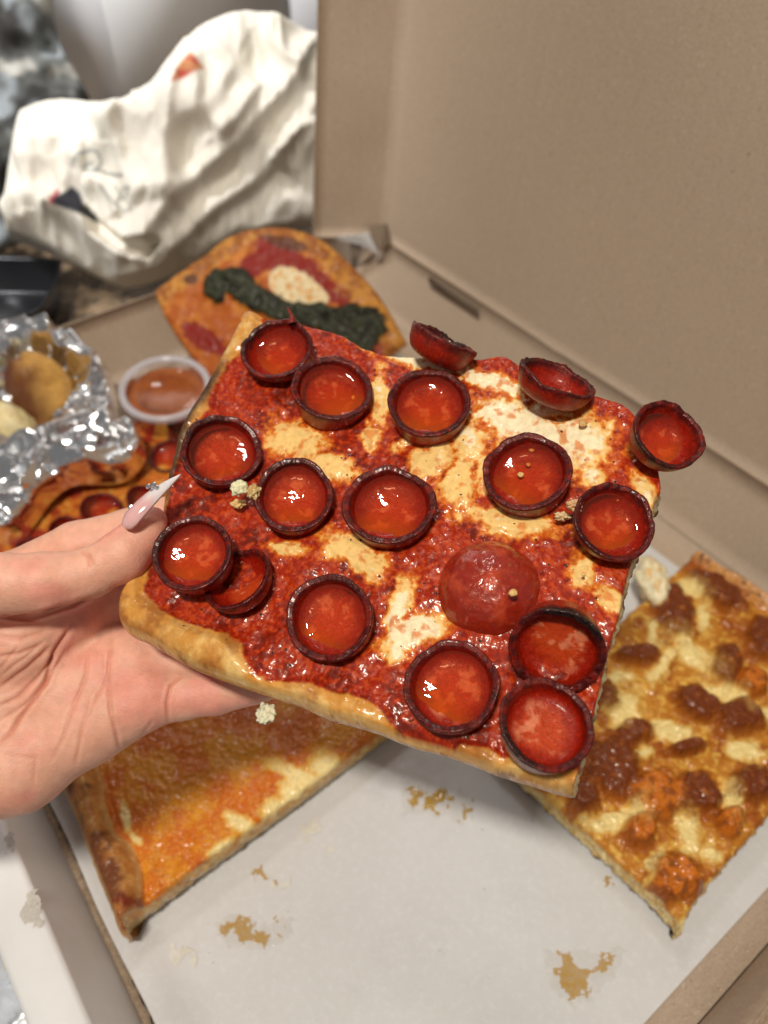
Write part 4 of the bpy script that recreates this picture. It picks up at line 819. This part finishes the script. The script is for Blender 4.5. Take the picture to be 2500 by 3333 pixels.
def tcol(V):
    P = V[:, :2]; c = np.tile((.74, .70, .61), (len(V), 1)); f = V[:, 2] > -.5; Lc = lambda pts: np.array([FT.loc(x, y, 4.6) for x, y in pts])
    d = poly_dist(P, Lc([(628, 192), (672, 248), (650, 262), (572, 302), (590, 250)])); c = mixc(c, mixc((.50, .22, .10), (.42, .07, .05), ss(-.2, .2, fbm(P, 1.4, 2, 5))), ss(.15, -.1, d) * f)
    d = poly_dist(P, Lc([(162, 640), (210, 590), (240, 610), (262, 660), (305, 712), (240, 690), (180, 670)])); c = mixc(c, (.020, .022, .032), ss(.15, -.15, d) * f)
    d = poly_dist(P, Lc([(160, 610), (175, 600), (178, 670), (165, 665)])); c = mixc(c, (.35, .04, .05), ss(.1, -.1, d) * f)
    for pts, w, col in (([(225, 525), (240, 495), (280, 480), (310, 485), (320, 520), (300, 545), (260, 545), (265, 525), (290, 520)], .16, (.25, .28, .28)), ([(300, 540), (340, 555), (400, 575)], .22, (.20, .20, .18)), ([(320, 600), (350, 640), (400, 690), (430, 680)], .16, (.35, .35, .32)), ([(370, 600), (400, 650), (430, 620), (400, 615), (380, 660)], .15, (.22, .22, .2)),
                       ([(330, 430), (335, 600)], .02, (.6, .6, .5))):
        dd = line_dist(P, Lc(pts))[0]; c = mixc(c, col, ss(w, w * .4, dd) * .8 * f)
    return c
tote = relief('tote_bag', FT, tote_poly, ttop, 2.4, 2.6, .17, M['canvas'], None, tcol, 2.5)
tag(tote, 'crumpled cream canvas tote bag with small ink prints lying behind the pizza box', 'tote bag')
# white napkins and a dark lid between the bag and the box
nk = relief('napkin', Frame(at(960, 690, 3), [.1, -.6, .8], [1, 0, 0]), [(850, 640), (960, 590), (1090, 600), (1090, 800), (900, 800), (800, 790)], lambda P, d: fbm(P, .4, 3, 3) * .8 + .4 * facets(P, 2.5, 4), 1., .8, .2, M['canvas'], None, lambda V: np.tile((.72, .66, .58), (len(V), 1)), .8)
tag(nk, 'crumpled off-white napkin squeezed between the tote bag and the box lid', 'napkin')
bl_ = relief('folded_wrapping', Frame(at(1010, 540, 6), [.1, -.7, .7], [1, 0, 0]), [(960, 500), (1090, 480), (1090, 600), (1020, 585)], lambda P, d: 0 * d, .4, .5, .15, M['black_plastic'], None, None, .4); tag(bl_, 'dark plastic sheet tucked behind the tote bag next to the box lid', 'sheet')
# patterned dark cloth at the far left
FC = Frame(at(120, 300, 10), [.25, -.8, .5], [1, .1, 0])
def ccol(V):
    P = V[:, :2]; n = fbm(P, .16, 4, 5); n2 = fbm(P, .3, 3, 6); c = mixc(np.tile((.10, .105, .10), (len(V), 1)), (.40, .39, .35), ss(.02, .16, n)); c = mixc(c, (.20, .22, .23), ss(.0, .2, n2)); return mixc(c, (.022, .022, .022), ss(.10, .3, -n - .3 * n2))
cc2 = relief('jacket', FC, [(-160, -160), (150, -160), (175, 60), (220, 180), (285, 300), (300, 380), (200, 420), (60, 600), (60, 800), (-160, 800)], lambda P, d: fbm(P, .15, 3, 4) * 3 + (.5 - np.abs(fbm(P, .2, 2, 8))) * 2.4, 3., 2., .35, M['canvas'], None, ccol, 2.)
tag(cc2, 'dark grey and cream camouflage jacket heaped at the far left', 'jacket')
# black plastic tray
tr_ = thing('food_tray', 'black plastic food tray standing on the granite left of the tote bag', 'tray', at(40, 930, 0))
rimp = [at(-140, 845, 3.2), at(150, 832, 3.2), at(186, 862, 3.2), at(150, 950, 3.2), at(85, 1008, 3.2), at(-160, 1030, 3.2)]; cm = np.mean(rimp, 0)
rings = []
for sc_, z in ((1.04, 3.1), (1.06, 3.25), (1.0, 3.3), (.97, 3.15), (.84, .6), (.80, .45)): rings.append([np.array([*(cm[:2] + (p[:2] - cm[:2]) * sc_), z - .35]) for p in smooth_poly(rimp, 4)])
k = len(rings[0]); V = np.array(rings).reshape(-1, 3); Fs = [tuple(f) for f in grid_faces(6, k, True).tolist()]
mesh_obj('rim', V[:4 * k], [tuple(f) for f in grid_faces(4, k, True).tolist()], M['black_plastic'], tr_)
mesh_obj('basin', V[3 * k:], [tuple(f) for f in grid_faces(3, k, True).tolist()] + [tuple(range(2 * k, 3 * k))], M['black_plastic'], tr_)
# ---- foil with two rolls
FF = Frame(at(230, 1330, 4.0), [.15, -.55, .82], [1, .1, 0])
foil = thing('foil_wrap', 'crumpled aluminium foil opened around bread rolls on top of the slices at left', 'foil', at(230, 1400, 1.0))
def ffn(P, d): return facets(P, 2.5, 3, .9) + facets(P + 5, 1.1, 8, .45) + fbm(P, .3, 2, 4) * 1.0
relief('back_sheet', FF, [(-160, 1110), (0, 1085), (110, 1072), (235, 1080), (300, 1150), (350, 1195), (380, 1290), (395, 1370), (440, 1400), (470, 1470), (400, 1520), (250, 1540), (-160, 1560)], lambda P, d: ffn(P, d) * .9 + .9 - 2.4 * ss(.4, -1.6, poly_dist(P, np.array([FF.loc(x, y) for x, y in ((-160, 1170), (80, 1130), (210, 1140), (270, 1220), (250, 1340), (170, 1430), (-160, 1450))]))), .5, .6, .11, M['foil'], foil, None, .3, smooth=False)
relief('front_fold', Frame(FF.o + FF.z * 1.2, [.1, -.30, .95], [1, .1, 0]), [(-160, 1510), (0, 1465), (100, 1438), (170, 1450), (290, 1400), (370, 1385), (440, 1400), (478, 1480), (440, 1545), (380, 1575), (250, 1580), (180, 1620), (120, 1700), (60, 1765), (-160, 1800)], lambda P, d: ffn(P + 9, d) * .8 + .4, .6, 1.0, .11, M['foil'], foil, None, .3, smooth=False)
rl = [(140, 1290, 1.6, 3, (.66, .36, .09), 'round golden brown bread roll resting in the open foil', (1.15, .95, 1.75)), (0, 1400, 1.5, 5, (.80, .66, .34), 'pale bread roll at the left edge in the open foil', (1.3, 1., 1.1))]
for x, y, dz, sd, colr, lab, sc_ in rl:
    C = FF.hit(x, y, .6); o = chunk('bread_roll', None, C, 1.75, sd, colr, sc_, 72, M['bread'], .16, col2=(.16, .05, .018) if sd == 3 else (.86, .74, .46), grad=(-.75, -.5, .2) if sd == 3 else None); tag(o, lab, 'bread roll')
# bottom left, outside the box: clear wrapper with a yellow and red mark
FW_ = Frame(at(60, 3100, -.2), [0, -.1, 1], [1, 0, 0])
def wcol(V):
    P = V[:, :2]; c = mixc(np.tile((.42, .44, .47), (len(V), 1)), (.62, .66, .72), ss(-.2, .3, fbm(P, .5, 3, 4))); L = lambda pts: np.array([FW_.loc(x, y, .5) for x, y in pts])
    c = mixc(c, (.60, .48, .04), ss(.2, -.1, poly_dist(P, L([(25, 3120), (60, 3110), (62, 3150), (30, 3150)])))); c = mixc(c, (.30, .02, .03), ss(.16, .05, line_dist(P, L([(85, 3155), (130, 3185)]))[0])); return mixc(c, (.02, .03, .02), ss(.2, .1, line_dist(P, L([(62, 3120), (75, 3140)]))[0]))
M['film'] = food_mat('crinkled_film', (.12, .3), 0, coat=.6, bumps=((200, .6, .001), (600, .5, .0004)), var=.2, vs=60)
wr = relief('plastic_wrapper', FW_, [(-200, 2780), (40, 2900), (110, 3120), (190, 3250), (260, 3500), (-200, 3500)], lambda P, d: facets(P, 1.6, 4, .6) + fbm(P, .5, 3, 3) * .5, .6, .4, .1, M['film'], None, wcol, .1, smooth=False)
tag(wr, 'crinkled clear plastic wrapper on the counter outside the white box wall', 'wrapper')

# ------------------------------------------------------------------ the hand
def skin_mat():
    m, nt, b = mat_new('skin')
    at_ = N(nt, 'ShaderNodeVertexColor', layer_name='Col'); v = ramp(nt, noise_n(nt, 300, 4, .6), [(.3, .90), (.7, 1.06)]); v = mix_rgb(nt, 1., v, ramp(nt, noise_n(nt, 90, 4, .6), [(.35, (.97, .90, .88)), (.65, (1.02, 1.03, 1.02))]), 'MULTIPLY'); nt.links.new(mix_rgb(nt, 1., at_.outputs[0], v, 'MULTIPLY'), b.inputs['Base Color']); b.inputs['Roughness'].default_value = .48
    b.inputs['Subsurface Weight'].default_value = .35; b.inputs['Subsurface Radius'].default_value = (.006, .0022, .0012); b.inputs['Subsurface Scale'].default_value = 1.; b.inputs['Specular IOR Level'].default_value = .4
    vr = nt.nodes.new('ShaderNodeTexVoronoi'); vr.feature = 'DISTANCE_TO_EDGE'; vr.inputs['Scale'].default_value = 1500; tc = nt.nodes.new('ShaderNodeTexCoord'); nt.links.new(tc.outputs['Object'], vr.inputs['Vector'])
    bump(nt, b, [(noise_n(nt, 120, 3), .25, .0012), (noise_n(nt, 1., 3, .6, stretch=(700, 1900, 1200)), .5, .0003), (vr.outputs['Distance'], .5, .0002)])
    return m
M['skin'] = skin_mat()
THUMB = [((-260, 1930, 22.0), 1.02), ((0, 1903, 22.1), .88), ((150, 1893, 22.2), .83), ((290, 1868, 22.4), .70), ((400, 1808, 22.5), .74), ((468, 1738, 22.75), .64), ((494, 1698, 23.0), .47)]
INDEX = [((-260, 2030, 25.2), 1.3), ((34, 1890, 25.0), .90), ((253, 1785, 25.0), .86), ((422, 1742, 25.2), .84), ((545, 1700, 25.6), .82), ((760, 1680, 26.3), .75), ((880, 1690, 26.6), .62)]
MIDDLE = [((330, 1960, 25.6), .9), ((640, 1880, 26.2), .8), ((860, 1860, 26.3), .76), ((1040, 1860, 26.0), .65)]
RING = [((360, 2120, 25.4), .95), ((570, 2150, 25.3), .92), ((700, 2070, 25.5), .8), ((920, 2030, 25.2), .75), ((1100, 2030, 24.8), .62)]
LITTLE = [((360, 2320, 24.4), 1.12), ((500, 2262, 24.6), .98), ((585, 2262, 24.6), .78), ((700, 2248, 24.6), .76), ((830, 2215, 24.6), .72), ((960, 2190, 24.5), .62), ((1050, 2170, 24.3), .50)]
PALM = [((-320, 2560, 24.0), (60, 2478, 24.3), 1.9, 1.50), ((60, 2478, 24.3), (290, 2350, 24.5), 1.50, 1.22), ((290, 2350, 24.5), (470, 2262, 24.5), 1.22, 1.02),
        ((-320, 2300, 24.4), (200, 2240, 24.9), 1.8, 1.35), ((200, 2240, 24.9), (420, 2160, 25.0), 1.35, 1.10), ((-320, 2130, 23.9), (70, 2080, 24.0), 1.7, 1.15), ((70, 2080, 24.0), (230, 1990, 24.5), 1.10, .85), ((230, 1990, 24.6), (330, 1900, 25.2), .9, .8)]
pts = np.array([Q(*p[0]) for L in (THUMB, INDEX, MIDDLE, RING, LITTLE) for p in L] + [Q(*s[i]) for s in PALM for i in (0, 1)])
pts = pts[(proj(pts)[0] > -330)]
Xg, lo = grid3(pts.min(0) - 2.0, pts.max(0) + 1.5, .085)
Xg = Xg.astype(np.float32)
def chain(L, k=.18):
    f = None
    for (a, ra), (b, rb) in zip(L[:-1], L[1:]):
        g = cone(Xg, Q(*a), Q(*b), ra, rb); f = g if f is None else smin(f, g, k)
    return f
palm = None
for a, b, ra, rb in PALM:
    g = cone(Xg, Q(*a), Q(*b), ra, rb); palm = g if palm is None else smin(palm, g, .55)
f = smin(palm, chain(INDEX), .5); f = smin(f, chain(MIDDLE), .35); f = smin(f, chain(RING), .35); f = smin(f, chain(LITTLE), .22)
f = smin(f, chain(THUMB, .22), .30)
# the flesh gives way where the slice rests on it
V, Fc = surface_nets(f, lo, .085)
me = bpy.data.meshes.new('tmp'); me.from_pydata(V.tolist(), [], Fc.tolist()); to = bpy.data.objects.new('tmp', me); SC.collection.objects.link(to)
sm_ = to.modifiers.new('s', 'SMOOTH'); sm_.iterations = 6; sm_.factor = .5; sd_ = to.modifiers.new('d', 'SUBSURF'); sd_.levels = 1; sd_.subdivision_type = 'CATMULL_CLARK'
dg = bpy.context.evaluated_depsgraph_get(); ev = to.evaluated_get(dg).to_mesh(); n = len(ev.vertices)
V = np.zeros(n * 3); ev.vertices.foreach_get('co', V); V = V.reshape(-1, 3); Nn = np.zeros(n * 3); ev.vertices.foreach_get('normal', Nn); Nn = Nn.reshape(-1, 3)
Fq = np.zeros(len(ev.polygons) * 4, np.int32); ev.polygons.foreach_get('vertices', Fq); Fq = Fq.reshape(-1, 4)
bpy.data.objects.remove(to)
CREASES = [([(236, 2025), (211, 2072), (169, 2127), (150, 2220), (118, 2270), (67, 2333), (34, 2380), (-20, 2425)], .10, 7), ([(287, 2097), (276, 2198), (253, 2262), (219, 2338), (203, 2401), (170, 2480)], .045, 6), ([(290, 2250), (266, 2359), (253, 2456), (246, 2500)], .035, 6),
    ([(367, 2040), (350, 2203), (359, 2321), (380, 2392), (397, 2450)], .055, 6), ([(600, 2196), (575, 2215), (558, 2232), (545, 2287), (548, 2360)], .07, 5), ([(130, 2098), (60, 2125), (-10, 2139)], .05, 7), ([(169, 2097), (84, 2177), (-10, 2240)], .06, 7),
    ([(186, 2114), (127, 2203), (60, 2265), (-10, 2300)], .06, 6), ([(203, 2127), (150, 2225), (84, 2290), (-10, 2350)], .05, 6), ([(-20, 2004), (60, 2012), (100, 2014), (160, 1996), (240, 1975), (330, 1930)], .10, 8), ([(-10, 2070), (70, 2075), (160, 2050)], .04, 8),
    ([(262, 1790), (290, 1815), (300, 1850)], .05, 7), ([(285, 1800), (310, 1840)], .03, 5), ([(300, 2280), (340, 2230), (330, 2120)], .025, 5), ([(350, 2203), (300, 2290), (280, 2340)], .03, 5), ([(-10, 2440), (120, 2470), (110, 2560)], .02, 6), ([(60, 2100), (0, 2180)], .03, 5), ([(470, 2390), (500, 2340)], .03, 6), ([(0, 2200), (90, 2130), (150, 2080)], .03, 5)]
px = np.stack(proj(V), -1); facing = np.einsum('ij,ij->i', Nn, (O - V) / np.linalg.norm(O - V, axis=1)[:, None]) > .05
skin = mixc(np.tile((.80, .43, .30), (n, 1)), (.79, .35, .26), ss(-.1, .35, fbm(V, .45, 3, 6))); disp = fbm(V, .8, 3, 8) * .03; red = np.zeros(n)
wob = np.stack([fbm(V, .5, 2, 14), fbm(V, .5, 2, 15)], -1) * 10
thumbd = np.min([line_dist(px, np.array([p[0][:2] for p in THUMB]))[0]], axis=0)
for pl_, dp, wd in CREASES:
    dl, t = line_dist(px + wob, np.array(pl_, float)); tp = ss(0, .15, t) * ss(1., .82, t) * .85 + .15; g = np.exp(-(dl / wd) ** 2) * tp * facing
    disp -= g * dp * .8; disp += np.exp(-((dl - 2.6 * wd) / (1.5 * wd)) ** 2) * dp * .22 * facing * tp; red += g * dp * 7
skin = mixc(skin, (.60, .20, .12), np.clip(red, 0, .75)); skin = mixc(skin, (.82, .36, .26), ss(130, 30, np.hypot(px[:, 0] - 500, px[:, 1] - 1800)) * .5); skin = mixc(skin, (.80, .36, .25), ss(160, 30, np.hypot(px[:, 0] - 450, px[:, 1] - 2230)) * .35)
V = V + Nn * disp[:, None]
keep = (proj(V)[0] > -420); 
hand = mesh_obj('hand', V, Fq, M['skin'], None, skin); tag(hand, 'pale hand with long pink nails gripping the corner of the pepperoni slice', 'hand')
# thumb nail: long pointed, pink fading to milky white
def nail_mat():
    m, nt, b = mat_new('gel_nail'); at_ = N(nt, 'ShaderNodeVertexColor', layer_name='Col'); nt.links.new(at_.outputs[0], b.inputs['Base Color'])
    b.inputs['Roughness'].default_value = .08; b.inputs['Coat Weight'].default_value = 1.; b.inputs['Subsurface Weight'].default_value = .4; b.inputs['Subsurface Radius'].default_value = (.003, .002, .002); b.inputs['Subsurface Scale'].default_value = 1.
    return m
M['nail'] = nail_mat()
def nail(A, Bp, width, upn, parent):
    A = np.asarray(A); Bp = np.asarray(Bp); d = nrm(Bp - A); up = nrm(upn - d * (upn @ d)); side = np.cross(d, up); n, m = 44, 26; L = np.linalg.norm(Bp - A); P = []; C = []
    for t in np.linspace(0, 1, n):
        w = width * (min(1, math.sqrt(max(0, t / .12)) * .5 + .5) if t < .12 else (1 - ((t - .12) / .88) ** 2.1)) + .006
        for q in np.linspace(-1, 1, m):
            a = q * 1.15; bowz = math.cos(a) - math.cos(1.15); P.append(A + d * (L * t - .06 * (1 - q * q) * (t < .02)) + side * w * math.sin(a) / math.sin(1.15) + up * (w * .95 * bowz + .10 * math.sin(math.pi * t)))
            C.append(mixc(np.array([.80, .42, .40]), (.82, .72, .70), ss(.34, .62, np.array(t + .03 * math.sin(7 * q)))))
    P = np.array(P); k = n * m; idx = np.arange(k).reshape(n, m); per = np.concatenate([idx[:-1, 0], idx[-1, :-1], idx[:0:-1, -1], idx[0, :0:-1]]); pn = np.roll(per, -1)
    fq = grid_faces(n, m); V = np.concatenate([P, P - up * .05]); Fs = np.concatenate([fq, fq[:, ::-1] + k, np.stack([per, pn, pn + k, per + k], -1)])
    return mesh_obj('nail', V, Fs[:, ::-1], M['nail'], parent, np.concatenate([np.array(C)] * 2))
nA, nB_ = Q(408, 1712, 21.85), Q(588, 1543, 22.35); nup = nrm(-FWD * .8 - np.array([1., 0, 0]) * .55 + UPV * .42)
nl = nail(nA, nB_, .335, nup, hand)
def gem(C, r, parent):
    bm_v = [(0, 0, r * .9)]; 
    for k, (rr, z) in enumerate(((.55, .75), (1., .2), (.6, -.4))): bm_v += [(rr * r * math.cos(a + k * .39), rr * r * math.sin(a + k * .39), z * r) for a in np.linspace(0, 2 * math.pi, 8, endpoint=False)]
    Fs = [(0, 1 + i, 1 + (i + 1) % 8) for i in range(8)]
    for k in range(2): Fs += [(1 + 8 * k + i, 9 + 8 * k + i, 9 + 8 * k + (i + 1) % 8) for i in range(8)] + [(1 + 8 * k + i, 9 + 8 * k + (i + 1) % 8, 1 + 8 * k + (i + 1) % 8) for i in range(8)]
    fr = Frame(C, nup, [1, .3, 0]); mesh_obj('rhinestone', fr.world(np.array(bm_v)), Fs, M['gem'], parent, smooth=False)
for (x, y, r) in ((502, 1580, .11), (484, 1584, .09), (512, 1588, .08), (494, 1596, .06), (425, 1652, .09), (434, 1660, .07)): gem(Q(x, y, 22.0), r, nl)
# ------------------------------------------------------------------ crumbs scattered in the box
def crumbs(name, parent, n, sampler, seed, mat, size):
    r_ = np.random.RandomState(seed); V = []; Fs = []
    for _ in range(n):
        c = sampler(r_); s_ = r_.uniform(*size); b = len(V); k = 5
        for j in range(k): a = 6.283 * j / k + r_.uniform(-.3, .3); V.append((c[0] + s_ * math.cos(a), c[1] + s_ * math.sin(a) * .7, c[2]))
        V.append((c[0], c[1], c[2] + s_ * .8)); Fs += [(b + j, b + (j + 1) % k, b + k) for j in range(k)]
    o = mesh_obj(name, np.array(V), Fs, mat, parent, smooth=False); o['kind'] = 'stuff'; return o
M['crumb_pale'] = simple('pale_crumb', (.72, .55, .32), .7)
crumbs('crumbs', box, 90, lambda r: B(r.uniform(-1.15, -.1), r.uniform(12, 34), .31), 3, M['crumb_pale'], (.02, .05))
crumbs('pepper_specks', pp, 70, lambda r: B(r.uniform(1, 26), r.uniform(1, 30), .13), 4, M['herb'], (.012, .035))
crumbs('wax_crumbs', pp, 60, lambda r: B(r.uniform(1, 20), r.uniform(1, 24), .12), 5, M['crumb_pale'], (.015, .035))
